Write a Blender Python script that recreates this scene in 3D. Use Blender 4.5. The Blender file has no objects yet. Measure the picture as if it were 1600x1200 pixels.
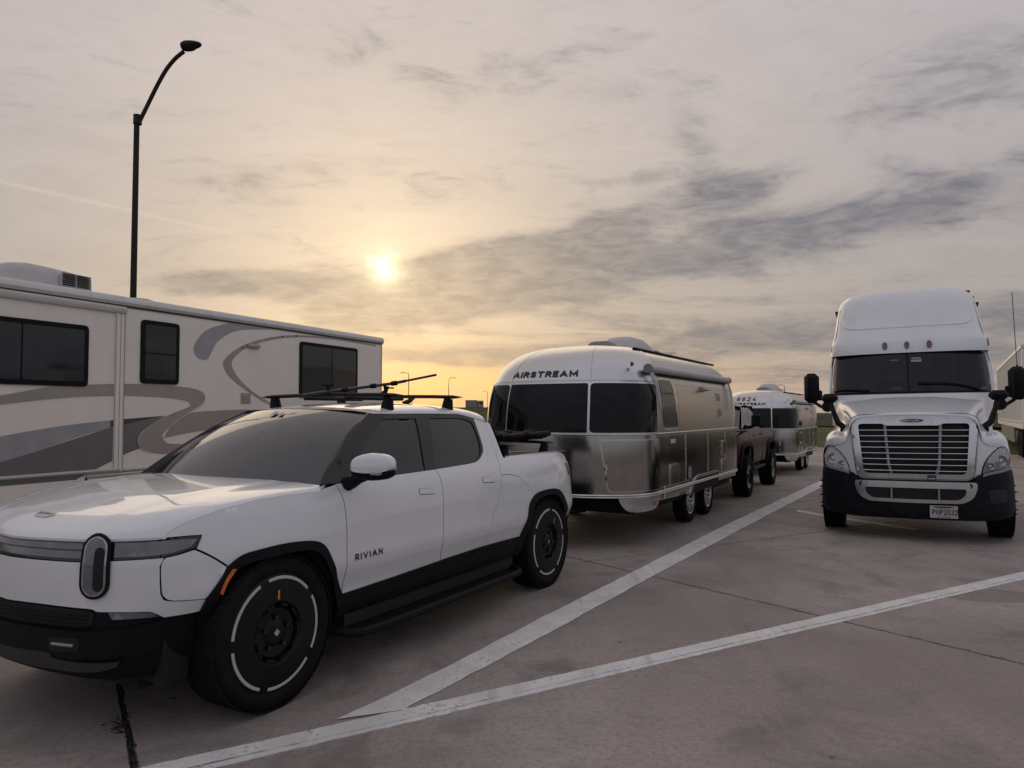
import bpy, math, random
import numpy as np
from mathutils import Vector, Matrix
from mathutils.geometry import delaunay_2d_cdt
random.seed(7); RNG = np.random.default_rng(7)
S = bpy.context.scene; COL = S.collection
R = math.radians
# ---------------------------------------------------------------- camera
CAM_H = 1.68
cam = bpy.data.cameras.new('camera'); co = bpy.data.objects.new('camera', cam); COL.objects.link(co)
cam.sensor_width = 36; cam.lens = 36 * 1150 / 1600; cam.clip_start = .05; cam.clip_end = 9000
co.location = (0, 0, CAM_H); co.rotation_euler = (R(90) + math.atan(45 / 1150), 0, 0)
S.camera = co
S.render.resolution_x, S.render.resolution_y = 1024, 768
vs = S.view_settings; vs.view_transform = 'Standard'; vs.look = 'None'; vs.exposure = .16; vs.gamma = 1; vs.use_curve_mapping = False
# ---------------------------------------------------------------- node helper
class NT:
    def __init__(s, tree): s.t = tree; tree.nodes.clear()
    def n(s, typ, ins=None, **kw):
        nd = s.t.nodes.new(typ)
        for k, v in kw.items(): setattr(nd, k, v)
        for k, v in (ins or {}).items(): s.set(nd.inputs[k], v)
        return nd
    def set(s, sock, v):
        if isinstance(v, bpy.types.NodeSocket): s.t.links.new(v, sock)
        elif isinstance(v, bpy.types.Node): s.t.links.new(v.outputs[0], sock)
        else: sock.default_value = v
    def m(s, op, a, b=0., c=None, clamp=False):
        nd = s.t.nodes.new('ShaderNodeMath'); nd.operation = op; nd.use_clamp = clamp
        s.set(nd.inputs[0], a); s.set(nd.inputs[1], b)
        if c is not None: s.set(nd.inputs[2], c)
        return nd.outputs[0]
    def vm(s, op, a, b=(0, 0, 0), out=0, scale=None):
        nd = s.t.nodes.new('ShaderNodeVectorMath'); nd.operation = op
        s.set(nd.inputs[0], a); s.set(nd.inputs[1], b)
        if scale is not None: s.set(nd.inputs['Scale'], scale)
        return nd.outputs[out]
    def mix(s, f, a, b, mode='MIX'):
        nd = s.t.nodes.new('ShaderNodeMix'); nd.data_type = 'RGBA'; nd.blend_type = mode; nd.clamp_factor = True
        s.set(nd.inputs[0], f); s.set(nd.inputs[6], a); s.set(nd.inputs[7], b); return nd.outputs[2]
    def ss(s, a, b, x):
        nd = s.t.nodes.new('ShaderNodeMapRange'); nd.interpolation_type = 'SMOOTHSTEP'
        s.set(nd.inputs[0], x); s.set(nd.inputs[1], a); s.set(nd.inputs[2], b); return nd.outputs[0]
    def noise(s, vec, scale, detail=5, rough=.55, dist=0., out=0):
        nd = s.n('ShaderNodeTexNoise', {'Scale': scale, 'Detail': detail, 'Roughness': rough, 'Distortion': dist})
        if vec is not None: s.set(nd.inputs['Vector'], vec)
        return nd.outputs[out]
    def col(s, r, g, b): 
        nd = s.n('ShaderNodeRGB'); nd.outputs[0].default_value = (r, g, b, 1); return nd.outputs[0]
# ---------------------------------------------------------------- sky
SUN = Vector((-200 / 1150, 1, (223) / 1150)).normalized()          # the sun behind thin cloud
SUN_EL = math.asin(SUN.z); SUN_AZ = math.atan2(SUN.x, SUN.y)
world = bpy.data.worlds.new('World'); S.world = world; world.use_nodes = True
w = NT(world.node_tree)
tc = w.n('ShaderNodeTexCoord').outputs['Generated']
d = w.vm('NORMALIZE', tc)
sep = w.n('ShaderNodeSeparateXYZ', {0: d}); dx, dy, dz = sep.outputs
zc = w.m('MAXIMUM', dz, 0.)
el = w.m('ARCSINE', dz); az = w.m('ARCTAN2', dx, dy)
cs = w.m('MAXIMUM', w.vm('DOT_PRODUCT', d, tuple(SUN), out=1), 0.)
def glow(k): return w.m('POWER', cs, float(k))
inv = w.m('DIVIDE', 1., w.m('ADD', zc, .10))
pl = w.n('ShaderNodeCombineXYZ', {0: w.m('MULTIPLY', dx, inv), 1: w.m('MULTIPLY', dy, inv), 2: 0.}).outputs[0]
rot = w.n('ShaderNodeMapping', {'Vector': pl, 'Rotation': (0, 0, R(-30)), 'Scale': (.60, 1.15, 1)}).outputs[0]
n_big = w.noise(rot, .55, 2, .5, .5)
n_mid = w.noise(rot, 1.25, 8, .64, .9)
n_fine = w.noise(rot, 5.0, 5, .62, .4)
azel = w.n('ShaderNodeCombineXYZ', {0: az, 1: el, 2: 0.}).outputs[0]
rip = w.noise(w.n('ShaderNodeMapping', {'Vector': azel, 'Rotation': (0, 0, -.16), 'Scale': (9., 27., 1)}).outputs[0], 1.0, 8, .66, .7)
sky = w.n('ShaderNodeTexSky', sky_type='NISHITA', sun_disc=False, sun_elevation=SUN_EL, sun_rotation=SUN_AZ, altitude=300., air_density=1.2, dust_density=2.5, ozone_density=1.)
def scale(c, f): return w.vm('SCALE', c, scale=f)
def addc(a, b): return w.vm('ADD', a, b)
# thin high overcast that hides most of the blue
sdir = w.ss(-.55, .80, w.vm('DOT_PRODUCT', d, tuple(SUN), out=1))   # the west is bright and warm, the unseen east bluish, brightened as fill
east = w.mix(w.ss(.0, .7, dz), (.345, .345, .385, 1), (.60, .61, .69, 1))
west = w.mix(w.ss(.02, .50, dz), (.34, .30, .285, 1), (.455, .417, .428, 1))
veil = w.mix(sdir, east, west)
veil = addc(veil, scale(w.col(.15, .098, .030), glow(8)))
veil = addc(veil, scale(w.col(.10, .07, .022), glow(45)))
veil = addc(veil, scale(w.col(.075, .06, .028), glow(260)))
veil = addc(veil, scale(w.col(.16, .14, .085), glow(1700)))
low = w.m('MULTIPLY', w.m('EXPONENT', w.m('MULTIPLY', w.m('POWER', w.m('DIVIDE', w.m('SUBTRACT', dz, .030), .050), 2.), -1.)), glow(12))
lown = w.m('MULTIPLY', low, w.ss(.18, .58, rip))
veil = w.mix(w.m('MULTIPLY', lown, .95, clamp=True), veil, (.84, .45, .13, 1))
veil = w.vm('MULTIPLY', veil, w.n('ShaderNodeCombineXYZ', {i: w.m('MULTIPLY_ADD', rip, .34, .83) for i in range(3)}).outputs[0])
# darker cloud bank: ragged streaks, denser in a belt to the right of the sun
def blob(px, py, hx, hy, tilt, a):
    azc = math.atan((px - 800) / 1150); elc = math.atan((645 - py) / 1150 * math.cos(azc))
    q = w.n('ShaderNodeMapping', {'Vector': azel, 'Location': (azc, elc, 0), 'Rotation': (0, 0, tilt), 'Scale': (hx / 1150, hy / 1150, 1)}, vector_type='TEXTURE').outputs[0]
    return w.m('MULTIPLY', w.m('POWER', math.exp(-1), w.vm('DOT_PRODUCT', q, q, out=1)), a)
cover = w.m('ADD', w.m('MULTIPLY', w.ss(.38, .70, n_big), .16), w.m('MULTIPLY', w.m('SUBTRACT', 1., sdir), .20))
for b in ((770, 408, 150, 36, .12, .95), (665, 442, 70, 14, .05, .60), (880, 380, 130, 26, .30, .62), (1120, 385, 260, 44, .12, .46), (1105, 250, 32, 75, .5, .26), (1160, 295, 80, 22, .2, .34), (395, 440, 170, 24, .0, .50), (560, 478, 90, 10, .0, .26), (700, 478, 180, 22, .14, .80),
          (1480, 320, 300, 40, .22, .14), (1250, 350, 240, 30, .18, .14), (830, 560, 200, 15, .0, .50), (1260, 515, 330, 24, .05, .40), (1200, 590, 260, 12, 0., .22), (1500, 545, 250, 26, 0., .20), (200, 520, 300, 16, 0, .2), (650, 360, 60, 8, .1, .18), (1450, 150, 300, 60, .3, .12)):
    cover = w.m('ADD', cover, blob(*b))
raw = w.m('ADD', cover, w.m('ADD', w.m('MULTIPLY', w.m('SUBTRACT', n_mid, .5), .95), w.m('MULTIPLY', w.m('SUBTRACT', rip, .5), .85)))
mask = w.m('MULTIPLY', w.ss(.02, .46, raw), w.m('ADD', w.m('MULTIPLY', w.ss(.25, .75, w.noise(w.n('ShaderNodeMapping', {'Vector': azel, 'Rotation': (0, 0, -.2), 'Scale': (22., 75., 1)}).outputs[0], 1., 4, .6, .5)), .45), .62))
dark = addc(w.mix(sdir, (.30, .295, .33, 1), (.165, .158, .184, 1)), scale(w.col(.055, .04, .012), glow(14)))
dark = addc(dark, scale(w.col(.50, .42, .22), glow(2600)))
cl = w.mix(mask, veil, dark)
# a thin vapour trail, upper left
n1 = Vector((-760, 1150, 645 - 290)); n2 = Vector((-430, 1150, 645 - 365)); nt = n1.cross(n2).normalized()
tl = w.m('ABSOLUTE', w.m('ADD', w.vm('DOT_PRODUCT', d, tuple(nt), out=1), w.m('MULTIPLY', w.m('SUBTRACT', n_mid, .5), .006)))
tl = w.m('MULTIPLY', w.m('SUBTRACT', 1., w.ss(.0005, .0035, tl)), w.m('MULTIPLY', w.ss(-.70, -.58, az), w.m('SUBTRACT', 1., w.ss(-.42, -.32, az))))
cl = w.mix(w.m('MULTIPLY', w.m('MULTIPLY', tl, w.ss(.0, .1, dz)), .20), cl, (.74, .62, .47, 1))
# the sun itself, blurred by the cloud
dj = w.vm('NORMALIZE', w.vm('ADD', d, w.vm('SCALE', w.vm('SUBTRACT', w.noise(azel, 60., 4, .6, out=1), (.5, .5, .5)), scale=.026)))
core = w.m('MULTIPLY', w.m('POWER', w.m('MAXIMUM', w.vm('DOT_PRODUCT', dj, tuple(SUN), out=1), 0.), 9000.), w.m('SUBTRACT', 1.0, w.m('MULTIPLY', mask, .75)))
cl = addc(cl, scale(w.col(1.8, 1.6, 1.05), core))
cl = w.mix(w.ss(-.02, .004, dz), (.10, .09, .085, 1), cl)
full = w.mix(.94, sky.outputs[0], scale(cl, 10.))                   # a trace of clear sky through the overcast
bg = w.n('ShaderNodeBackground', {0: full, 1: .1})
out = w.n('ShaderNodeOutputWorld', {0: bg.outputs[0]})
world.cycles.sampling_method = 'MANUAL'; world.cycles.sample_map_resolution = 512
cy = S.cycles; cy.max_bounces = 6; cy.diffuse_bounces = 3; cy.glossy_bounces = 4; cy.transmission_bounces = 2; cy.caustics_reflective = False; cy.caustics_refractive = False
# ---------------------------------------------------------------- sun lamp (behind the cloud: weak and very soft)
sl = bpy.data.lights.new('sun', 'SUN'); sl.energy = .5; sl.angle = R(60); sl.color = (1, .80, .55)
so = bpy.data.objects.new('sun', sl); COL.objects.link(so); so.rotation_euler = SUN.to_track_quat('Z', 'Y').to_euler(); so.location = (0, 0, 30)
# ---------------------------------------------------------------- materials
MATS = {}
def mat(name, col=(.8, .8, .8), rough=.5, metal=0., coat=0., spec=.5, var=.06, vscale=6., bump=0., bscale=60., rvar=0., dirt=0., dirtcol=(.12, .10, .085), ani=0., coatr=.04, trans=0., stretch=(1, 1, 1), emit=None):
    if name in MATS: return MATS[name]
    m = bpy.data.materials.new(name); m.use_nodes = True; t = NT(m.node_tree)
    o = t.n('ShaderNodeTexCoord').outputs['Object']
    if stretch != (1, 1, 1): o = t.n('ShaderNodeMapping', {'Vector': o, 'Scale': stretch}).outputs[0]
    nz = t.noise(o, vscale, 5, .6)
    lo = tuple(c * (1 - var) for c in col) + (1,); hi = tuple(min(1, c * (1 + var)) for c in col) + (1,)
    c = t.mix(t.ss(.3, .7, nz), lo, hi)
    p = t.n('ShaderNodeBsdfPrincipled')
    rr = t.m('MULTIPLY_ADD', t.m('SUBTRACT', nz, .5), rvar * 2, rough) if rvar else rough
    if dirt:
        dn = t.m('MULTIPLY', t.ss(.42, .78, t.noise(o, vscale * 2.7, 8, .68, .4)), dirt)
        c = t.mix(dn, c, tuple(dirtcol) + (1,))
        rr = t.m('ADD', rr if not isinstance(rr, float) else rr, t.m('MULTIPLY', dn, .35))
    t.set(p.inputs['Base Color'], c); t.set(p.inputs['Roughness'], rr); p.inputs['Metallic'].default_value = metal
    p.inputs['Coat Weight'].default_value = coat; p.inputs['Coat Roughness'].default_value = coatr; p.inputs['Specular IOR Level'].default_value = spec
    p.inputs['Anisotropic'].default_value = ani; p.inputs['Transmission Weight'].default_value = trans
    if emit: p.inputs['Emission Color'].default_value = tuple(emit[0]) + (1,); p.inputs['Emission Strength'].default_value = emit[1]
    if bump:
        b = t.n('ShaderNodeBump', {'Strength': bump, 'Distance': .01, 'Height': t.noise(o, bscale, 4, .6)})
        t.set(p.inputs['Normal'], b.outputs[0])
    t.n('ShaderNodeOutputMaterial', {0: p.outputs[0]})
    MATS[name] = m; return m
WHITE = mat('white_car_paint', (.72, .72, .735), .34, coat=1., var=.015, dirt=.05, vscale=2.)
TRUCKW = mat('white_truck_paint', (.70, .70, .72), .38, coat=.8, var=.02, dirt=.10, vscale=2., coatr=.08)
RVW = mat('cream_fiberglass', (.86, .79, .715), .42, coat=.4, var=.02, dirt=.08, vscale=1.2, coatr=.15)
BLACKP = mat('black_plastic', (.0045, .005, .0062), .58, spec=.18, var=.2, vscale=9, rvar=.06)
BLACKG = mat('black_gloss', (.005, .005, .006), .18, coat=.4, var=.1)
RUBBER = mat('tyre_rubber', (.0075, .0075, .0078), .8, spec=.18, var=.25, vscale=12, bump=.15, bscale=160)
GLASS = mat('tinted_glass', (.010, .011, .012), .06, spec=.5, var=.1, rvar=.015, vscale=3)
WGLASS = mat('windscreen_glass', (.016, .017, .019), .06, spec=.9, coat=.25, coatr=.03, var=.15, rvar=.03, vscale=2.5)
RVGLASS = mat('house_window_glass', (.010, .011, .015), .05, spec=.55, var=.1)
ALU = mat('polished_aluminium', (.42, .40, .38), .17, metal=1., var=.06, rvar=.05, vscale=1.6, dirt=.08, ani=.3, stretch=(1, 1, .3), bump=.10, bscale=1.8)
ALUB = mat('brushed_aluminium_trim', (.62, .61, .60), .34, metal=1., var=.06)
CHROME = mat('chrome_trim', (.56, .56, .57), .20, metal=1., var=.05, dirt=.12)
SKID = mat('dark_skid_plate', (.045, .045, .047), .5, metal=.4, var=.12)
STEEL = mat('dull_steel', (.30, .30, .31), .45, metal=.9, var=.12, dirt=.2)
LENS = mat('smoked_lens', (.12, .12, .135), .08, coat=1., var=.2, vscale=14)
CLEARL = mat('clear_lamp_lens', (.34, .34, .35), .10, metal=.55, coat=1., var=.25, vscale=22)
AMBER = mat('amber_lens', (.55, .12, .01), .22, coat=1., var=.1)
DAMBER = mat('dark_amber_lens', (.11, .028, .014), .22, coat=1., var=.1)
REDL = mat('red_lens', (.10, .010, .014), .16, coat=1., var=.15)
DGLASS = mat('dark_trailer_glass', (.006, .006, .007), .06, spec=.22, var=.1)
FRAMEB = mat('satin_black_frame', (.010, .010, .011), .38, spec=.45, var=.1)
DARKIN = mat('dark_interior', (.006, .006, .007), .8, var=.2)
# ---------------------------------------------------------------- mesh helpers
def mesh(name, V, F, m, parent=None, smooth=True, angle=None):
    me = bpy.data.meshes.new(name); me.from_pydata([tuple(map(float, v)) for v in V], [], [tuple(map(int, f)) for f in F])
    me.materials.append(m)
    if smooth: me.polygons.foreach_set('use_smooth', [True] * len(me.polygons))
    if angle: me.set_sharp_from_angle(angle=R(angle))
    me.update()
    o = bpy.data.objects.new(name, me); COL.objects.link(o)
    if parent: o.parent = parent
    return o
def tag(o, label, cat, group=None):
    o['label'] = label; o['category'] = cat
    if group: o['group'] = group
    return o
def thing(name, label, cat, loc=(0, 0, 0), rz=0., group=None, rx=0.):
    o = bpy.data.objects.new(name, None); COL.objects.link(o); o.location = loc; o.rotation_euler = (rx, 0, rz); o.empty_display_size = .2
    return tag(o, label, cat, group)
def copy_tree(o, parent=None):
    c = o.copy(); COL.objects.link(c); c.parent = parent
    for ch in list(o.children): copy_tree(ch, c)
    return c
class MB:
    "collects simple solids into one mesh"
    def __init__(s): s.V = []; s.F = []
    def add(s, V, F):
        k = len(s.V); s.V += [tuple(v) for v in V]; s.F += [tuple(i + k for i in f) for f in F]; return s
    def box(s, x0, x1, y0, y1, z0, z1, b=0.):
        if b <= 0:
            V = [(x, y, z) for x in (x0, x1) for y in (y0, y1) for z in (z0, z1)]
            return s.add(V, [(0, 1, 3, 2), (4, 6, 7, 5), (0, 4, 5, 1), (2, 3, 7, 6), (0, 2, 6, 4), (1, 5, 7, 3)])
        c = ((x0 + x1) / 2, (y0 + y1) / 2, (z0 + z1) / 2); h = ((x1 - x0) / 2, (y1 - y0) / 2, (z1 - z0) / 2)
        b = min(b, *[q * .98 for q in h]); V = []; idx = {}
        for sx in (-1, 1):
            for sy in (-1, 1):
                for sz in (-1, 1):
                    for a in range(3):
                        p = [c[i] + (sx, sy, sz)[i] * (h[i] - (0 if i == a else b)) for i in range(3)]
                        idx[(sx, sy, sz, a)] = len(V); V.append(p)
        F = []
        g = lambda *k: idx[k]
        for q in (-1, 1):
            F.append([g(q, -1, -1, 0), g(q, 1, -1, 0), g(q, 1, 1, 0), g(q, -1, 1, 0)][::q])
            F.append([g(-1, q, -1, 1), g(1, q, -1, 1), g(1, q, 1, 1), g(-1, q, 1, 1)][::-q])
            F.append([g(-1, -1, q, 2), g(1, -1, q, 2), g(1, 1, q, 2), g(-1, 1, q, 2)][::q])
        for p in (-1, 1):
            for q in (-1, 1):
                F.append([g(p, q, -1, 0), g(p, q, -1, 1), g(p, q, 1, 1), g(p, q, 1, 0)])
                F.append([g(p, -1, q, 0), g(p, -1, q, 2), g(p, 1, q, 2), g(p, 1, q, 0)])
                F.append([g(-1, p, q, 1), g(-1, p, q, 2), g(1, p, q, 2), g(1, p, q, 1)])
                for r in (-1, 1): F.append([g(p, q, r, 0), g(p, q, r, 1), g(p, q, r, 2)])
        return s.add(V, F)
    def tube(s, pts, r, n=8, cap=True):
        pts = [Vector(p) for p in pts]; rs = r if isinstance(r, (list, tuple)) else [r] * len(pts); V = []; F = []
        up = None
        for i, p in enumerate(pts):
            t = (pts[min(i + 1, len(pts) - 1)] - pts[max(i - 1, 0)]).normalized()
            if up is None: up = Vector((0, 0, 1)) if abs(t.z) < .9 else Vector((1, 0, 0))
            a = t.cross(up).normalized(); b = a.cross(t); up = b
            V += [p + (a * math.cos(q) + b * math.sin(q)) * rs[i] for q in [2 * math.pi * k / n for k in range(n)]]
        for i in range(len(pts) - 1):
            for k in range(n): F.append((i * n + k, i * n + (k + 1) % n, (i + 1) * n + (k + 1) % n, (i + 1) * n + k))
        if cap: F += [tuple(range(n))[::-1], tuple(range((len(pts) - 1) * n, len(pts) * n))]
        return s.add(V, F)
    def lathe(s, prof, n=48, c=(0, 0, 0), axis='y', a0=0., a1=2 * math.pi):
        "prof: (radius, offset along the axis)"
        full = abs(a1 - a0 - 2 * math.pi) < 1e-6; k = n if full else n + 1; V = []; F = []; m_ = len(prof)
        for i in range(k):
            a = a0 + (a1 - a0) * i / n; ca, sa = math.cos(a), math.sin(a)
            for r, h in prof:
                p = {'y': (r * ca, h, r * sa), 'x': (h, r * ca, r * sa), 'z': (r * ca, r * sa, h)}[axis]
                V.append((c[0] + p[0], c[1] + p[1], c[2] + p[2]))
        for i in range(n):
            j = (i + 1) % k
            for q in range(m_ - 1): F.append((i * m_ + q, j * m_ + q, j * m_ + q + 1, i * m_ + q + 1))
        return s.add(V, F)
    def grid(s, P, closed=False):
        a, b = P.shape[:2]; V = P.reshape(-1, 3); F = []
        for i in range(a - (0 if closed else 1)):
            for j in range(b - 1): F.append((i * b + j, ((i + 1) % a) * b + j, ((i + 1) % a) * b + j + 1, i * b + j + 1))
        return s.add(V, F)
    def build(s, name, m, parent=None, smooth=True, angle=35): return mesh(name, s.V, s.F, m, parent, smooth, angle)
def sstep(a, b, x):
    t = np.clip((np.asarray(x, float) - a) / (b - a), 0, 1); return t * t * (3 - 2 * t)
def pchip(xs, ys, x):
    xs = np.asarray(xs, float); ys = np.asarray(ys, float); x = np.clip(np.asarray(x, float), xs[0], xs[-1])
    h = np.diff(xs); dd = np.diff(ys) / h; m_ = np.zeros_like(xs)
    m_[1:-1] = np.where(dd[1:] * dd[:-1] > 0, 2 * dd[1:] * dd[:-1] / np.where(dd[1:] + dd[:-1] == 0, 1, dd[1:] + dd[:-1]), 0); m_[0] = dd[0]; m_[-1] = dd[-1]
    i = np.clip(np.searchsorted(xs, x) - 1, 0, len(xs) - 2); t = (x - xs[i]) / h[i]
    return ys[i] * (1 + 2 * t) * (1 - t) ** 2 + m_[i] * h[i] * t * (1 - t) ** 2 + ys[i + 1] * t * t * (3 - 2 * t) + m_[i + 1] * h[i] * t * t * (t - 1)
def crom(P, n=8, closed=False):
    P = np.asarray(P, float); N = len(P); out = []
    for i in range(N if closed else N - 1):
        if closed: a, b, c, e = P[i - 1], P[i], P[(i + 1) % N], P[(i + 2) % N]
        else: a, b, c, e = P[max(i - 1, 0)], P[i], P[i + 1], P[min(i + 2, N - 1)]
        for t in np.arange(n) / n:
            out.append(.5 * (2 * b + (c - a) * t + (2 * a - 5 * b + 4 * c - e) * t * t + (3 * b - a - 3 * c + e) * t ** 3))
    if not closed: out.append(P[-1])
    return np.array(out)
def segs(*lists, n=6):
    "outline made of smooth runs that meet at corners"
    out = []
    for L in lists:
        q = crom(L, n) if len(L) > 2 else np.asarray(L, float)
        out += list(q if not out else q)
    res = [out[0]]
    for p in out[1:]:
        if np.hypot(*(p - res[-1])) > 1e-4: res.append(p)
    if np.hypot(*(res[0] - res[-1])) < 1e-4: res.pop()
    return np.array(res)
def rp(P, r, n=5):
    "polygon with rounded corners"
    P = np.asarray(P, float); out = []; N = len(P); rs = r if isinstance(r, (list, tuple)) else [r] * N
    for i in range(N):
        a, b, c = P[i - 1], P[i], P[(i + 1) % N]; u = a - b; v = c - b; lu, lv = np.hypot(*u), np.hypot(*v); q = min(rs[i], lu * .45, lv * .45)
        if q <= 0: out.append(b); continue
        p0, p1 = b + u / lu * q, b + v / lv * q
        for t in np.linspace(0, 1, n): out.append((1 - t) ** 2 * p0 + 2 * t * (1 - t) * b + t * t * p1)
    return np.array(out)
def ell(cx, cy, a, b, n=24): 
    t = np.linspace(0, 2 * np.pi, n, endpoint=False); return np.stack([cx + a * np.cos(t), cy + b * np.sin(t)], 1)
def stadium(cx, cy, w_, h_, n=10):
    "upright capsule"
    t = np.linspace(0, np.pi, n); top = np.stack([cx + w_ * np.cos(t), cy + h_ - w_ + w_ * np.sin(t)], 1); t2 = t + np.pi
    return np.vstack([top, np.stack([cx + w_ * np.cos(t2), cy - h_ + w_ + w_ * np.sin(t2)], 1)])
def resample(P, step):
    out = []
    for a, b in zip(P, np.roll(P, -1, 0)):
        k = max(1, int(math.ceil(np.hypot(*(b - a)) / step)))
        for i in range(k): out.append(a + (b - a) * i / k)
    return np.array(out)
def inside(P, q):
    x, y = q[:, 0], q[:, 1]; r = np.zeros(len(q), bool)
    for (x1, y1), (x2, y2) in zip(P, np.roll(P, -1, 0)):
        c = ((y1 > y) != (y2 > y)); 
        with np.errstate(divide='ignore', invalid='ignore'): r ^= c & (x < (x2 - x1) * (y - y1) / (y2 - y1) + x1)
    return r
def segdist(P, q):
    d_ = np.full(len(q), 1e9)
    for a, b in zip(P, np.roll(P, -1, 0)):
        e = b - a; t = np.clip(((q - a) @ e) / max(e @ e, 1e-12), 0, 1); d_ = np.minimum(d_, np.hypot(*((q - a) - t[:, None] * e).T))
    return d_
def normals(fn, uv, e=2e-3):
    u, v = uv[:, 0], uv[:, 1]; a = fn(u + e, v) - fn(u - e, v); b = fn(u, v + e) - fn(u, v - e)
    n_ = np.cross(a, b); return n_ / np.maximum(np.linalg.norm(n_, axis=1, keepdims=True), 1e-12)
def tri2d(outline, step, holes=(), extra=None):
    B = resample(np.asarray(outline, float), step); loops = [B] + [resample(np.asarray(h, float), step) for h in holes]
    lo, hi = B.min(0), B.max(0); gx = np.arange(lo[0], hi[0] + step, step); gy = np.arange(lo[1], hi[1] + step * .87, step * .87)
    G = np.array([(x + (step / 2 if j % 2 else 0), y) for j, y in enumerate(gy) for x in gx]) if len(gx) * len(gy) else np.zeros((0, 2))
    if extra is not None and len(extra): G = np.vstack([G, extra])
    k = inside(B, G)
    for L in loops: k &= segdist(L, G) > step * .35
    for L in loops[1:]: k &= ~inside(L, G)
    G = G[k]; P = np.vstack(loops + [G]); E = []; o = 0
    for L in loops: E += [(o + i, o + (i + 1) % len(L)) for i in range(len(L))]; o += len(L)
    r = delaunay_2d_cdt([Vector(p) for p in P], E, [], 0, 1e-6)
    V = np.array([tuple(p) for p in r[0]]); F = np.array([f for f in r[2] if len(f) == 3]); c = V[F].mean(1); k = inside(B, c)
    for L in loops[1:]: k &= ~inside(L, c)
    return V, F[k], loops
def panel(name, outline, fn, m, parent=None, step=.05, thick=.012, holes=(), off=0., extra=None, both=False, lip=0.):
    "a sheet-metal style piece: a 2-D outline draped over the surface fn(u,v), with folded edges"
    V2, F, loops = tri2d(outline, step, holes, extra)
    P = fn(V2[:, 0], V2[:, 1]); N_ = normals(fn, V2); T = P + N_ * off
    a = T[F[:, 1]] - T[F[:, 0]]; b = T[F[:, 2]] - T[F[:, 0]]
    fl = (np.cross(a, b) * N_[F[:, 0]]).sum(1) < 0; F[fl] = F[fl][:, ::-1]
    V = [T]; FF = [tuple(f) for f in F]; o = len(T)
    if thick:
        for L in loops:
            n_ = normals(fn, L); q = fn(L[:, 0], L[:, 1]); t = q + n_ * off; bt = q + n_ * (off - thick); k = len(L)
            V += [t, bt]
            for i in range(k): j = (i + 1) % k; FF.append((o + i, o + k + i, o + k + j, o + j))
            o += 2 * k
    V = np.vstack(V); ob = mesh(name, V, FF, m, parent)
    if both: mesh(name, V * [1, -1, 1], [f[::-1] for f in FF], m, parent)
    return ob
def _arc(cx, cy, rx, ry, a0, a1, n=9): return [(cx + rx * math.cos(R(a)), cy + ry * math.sin(R(a))) for a in np.linspace(a0, a1, n)]
GLY = {'I': (.0, [[(0, 0), (0, 1)]]), 'V': (.8, [[(0, 1), (.4, 0), (.8, 1)]]), 'A': (.8, [[(0, 0), (.4, 1), (.8, 0)], [(.14, .32), (.66, .32)]]), 'N': (.68, [[(0, 0), (0, 1), (.68, 0), (.68, 1)]]),
       'M': (.85, [[(0, 0), (0, 1), (.425, .25), (.85, 1), (.85, 0)]]), 'T': (.7, [[(0, 1), (.7, 1)], [(.35, 1), (.35, 0)]]), 'E': (.55, [[(.55, 1), (0, 1), (0, 0), (.55, 0)], [(0, .52), (.48, .52)]]), 'F': (.52, [[(.52, 1), (0, 1), (0, 0)], [(0, .5), (.46, .5)]]),
       'H': (.66, [[(0, 0), (0, 1)], [(.66, 0), (.66, 1)], [(0, .5), (.66, .5)]]), 'L': (.5, [[(0, 1), (0, 0), (.5, 0)]]), 'P': (.58, [[(0, 0), (0, 1), (.3, 1)] + _arc(.3, .73, .28, .27, 90, -90) + [(0, .46)]]),
       'R': (.62, [[(0, 0), (0, 1), (.32, 1)] + _arc(.32, .74, .28, .26, 90, -90) + [(0, .48)], [(.3, .48), (.62, 0)]]), 'S': (.6, [_arc(.3, .75, .28, .25, 20, 270) + _arc(.3, .25, .29, .25, 90, -160)]),
       'G': (.7, [_arc(.36, .5, .36, .5, 45, 330, 14) + [(.70, .42), (.42, .42)]]), '0': (.58, [_arc(.29, .5, .29, .5, 90, 450, 21)]), '2': (.56, [_arc(.28, .72, .28, .28, 165, -35) + [(0, 0), (.58, 0)]]),
       '3': (.54, [_arc(.25, .75, .27, .25, 150, -90) + _arc(.25, .25, .29, .25, 90, -150)]), '4': (.6, [[(.44, 0), (.44, 1), (0, .28), (.62, .28)]]), '6': (.56, [[(.46, .96)] + _arc(.34, .42, .34, .56, 80, 180, 7) + _arc(.28, .28, .28, .28, 180, 520, 17)])}
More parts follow.
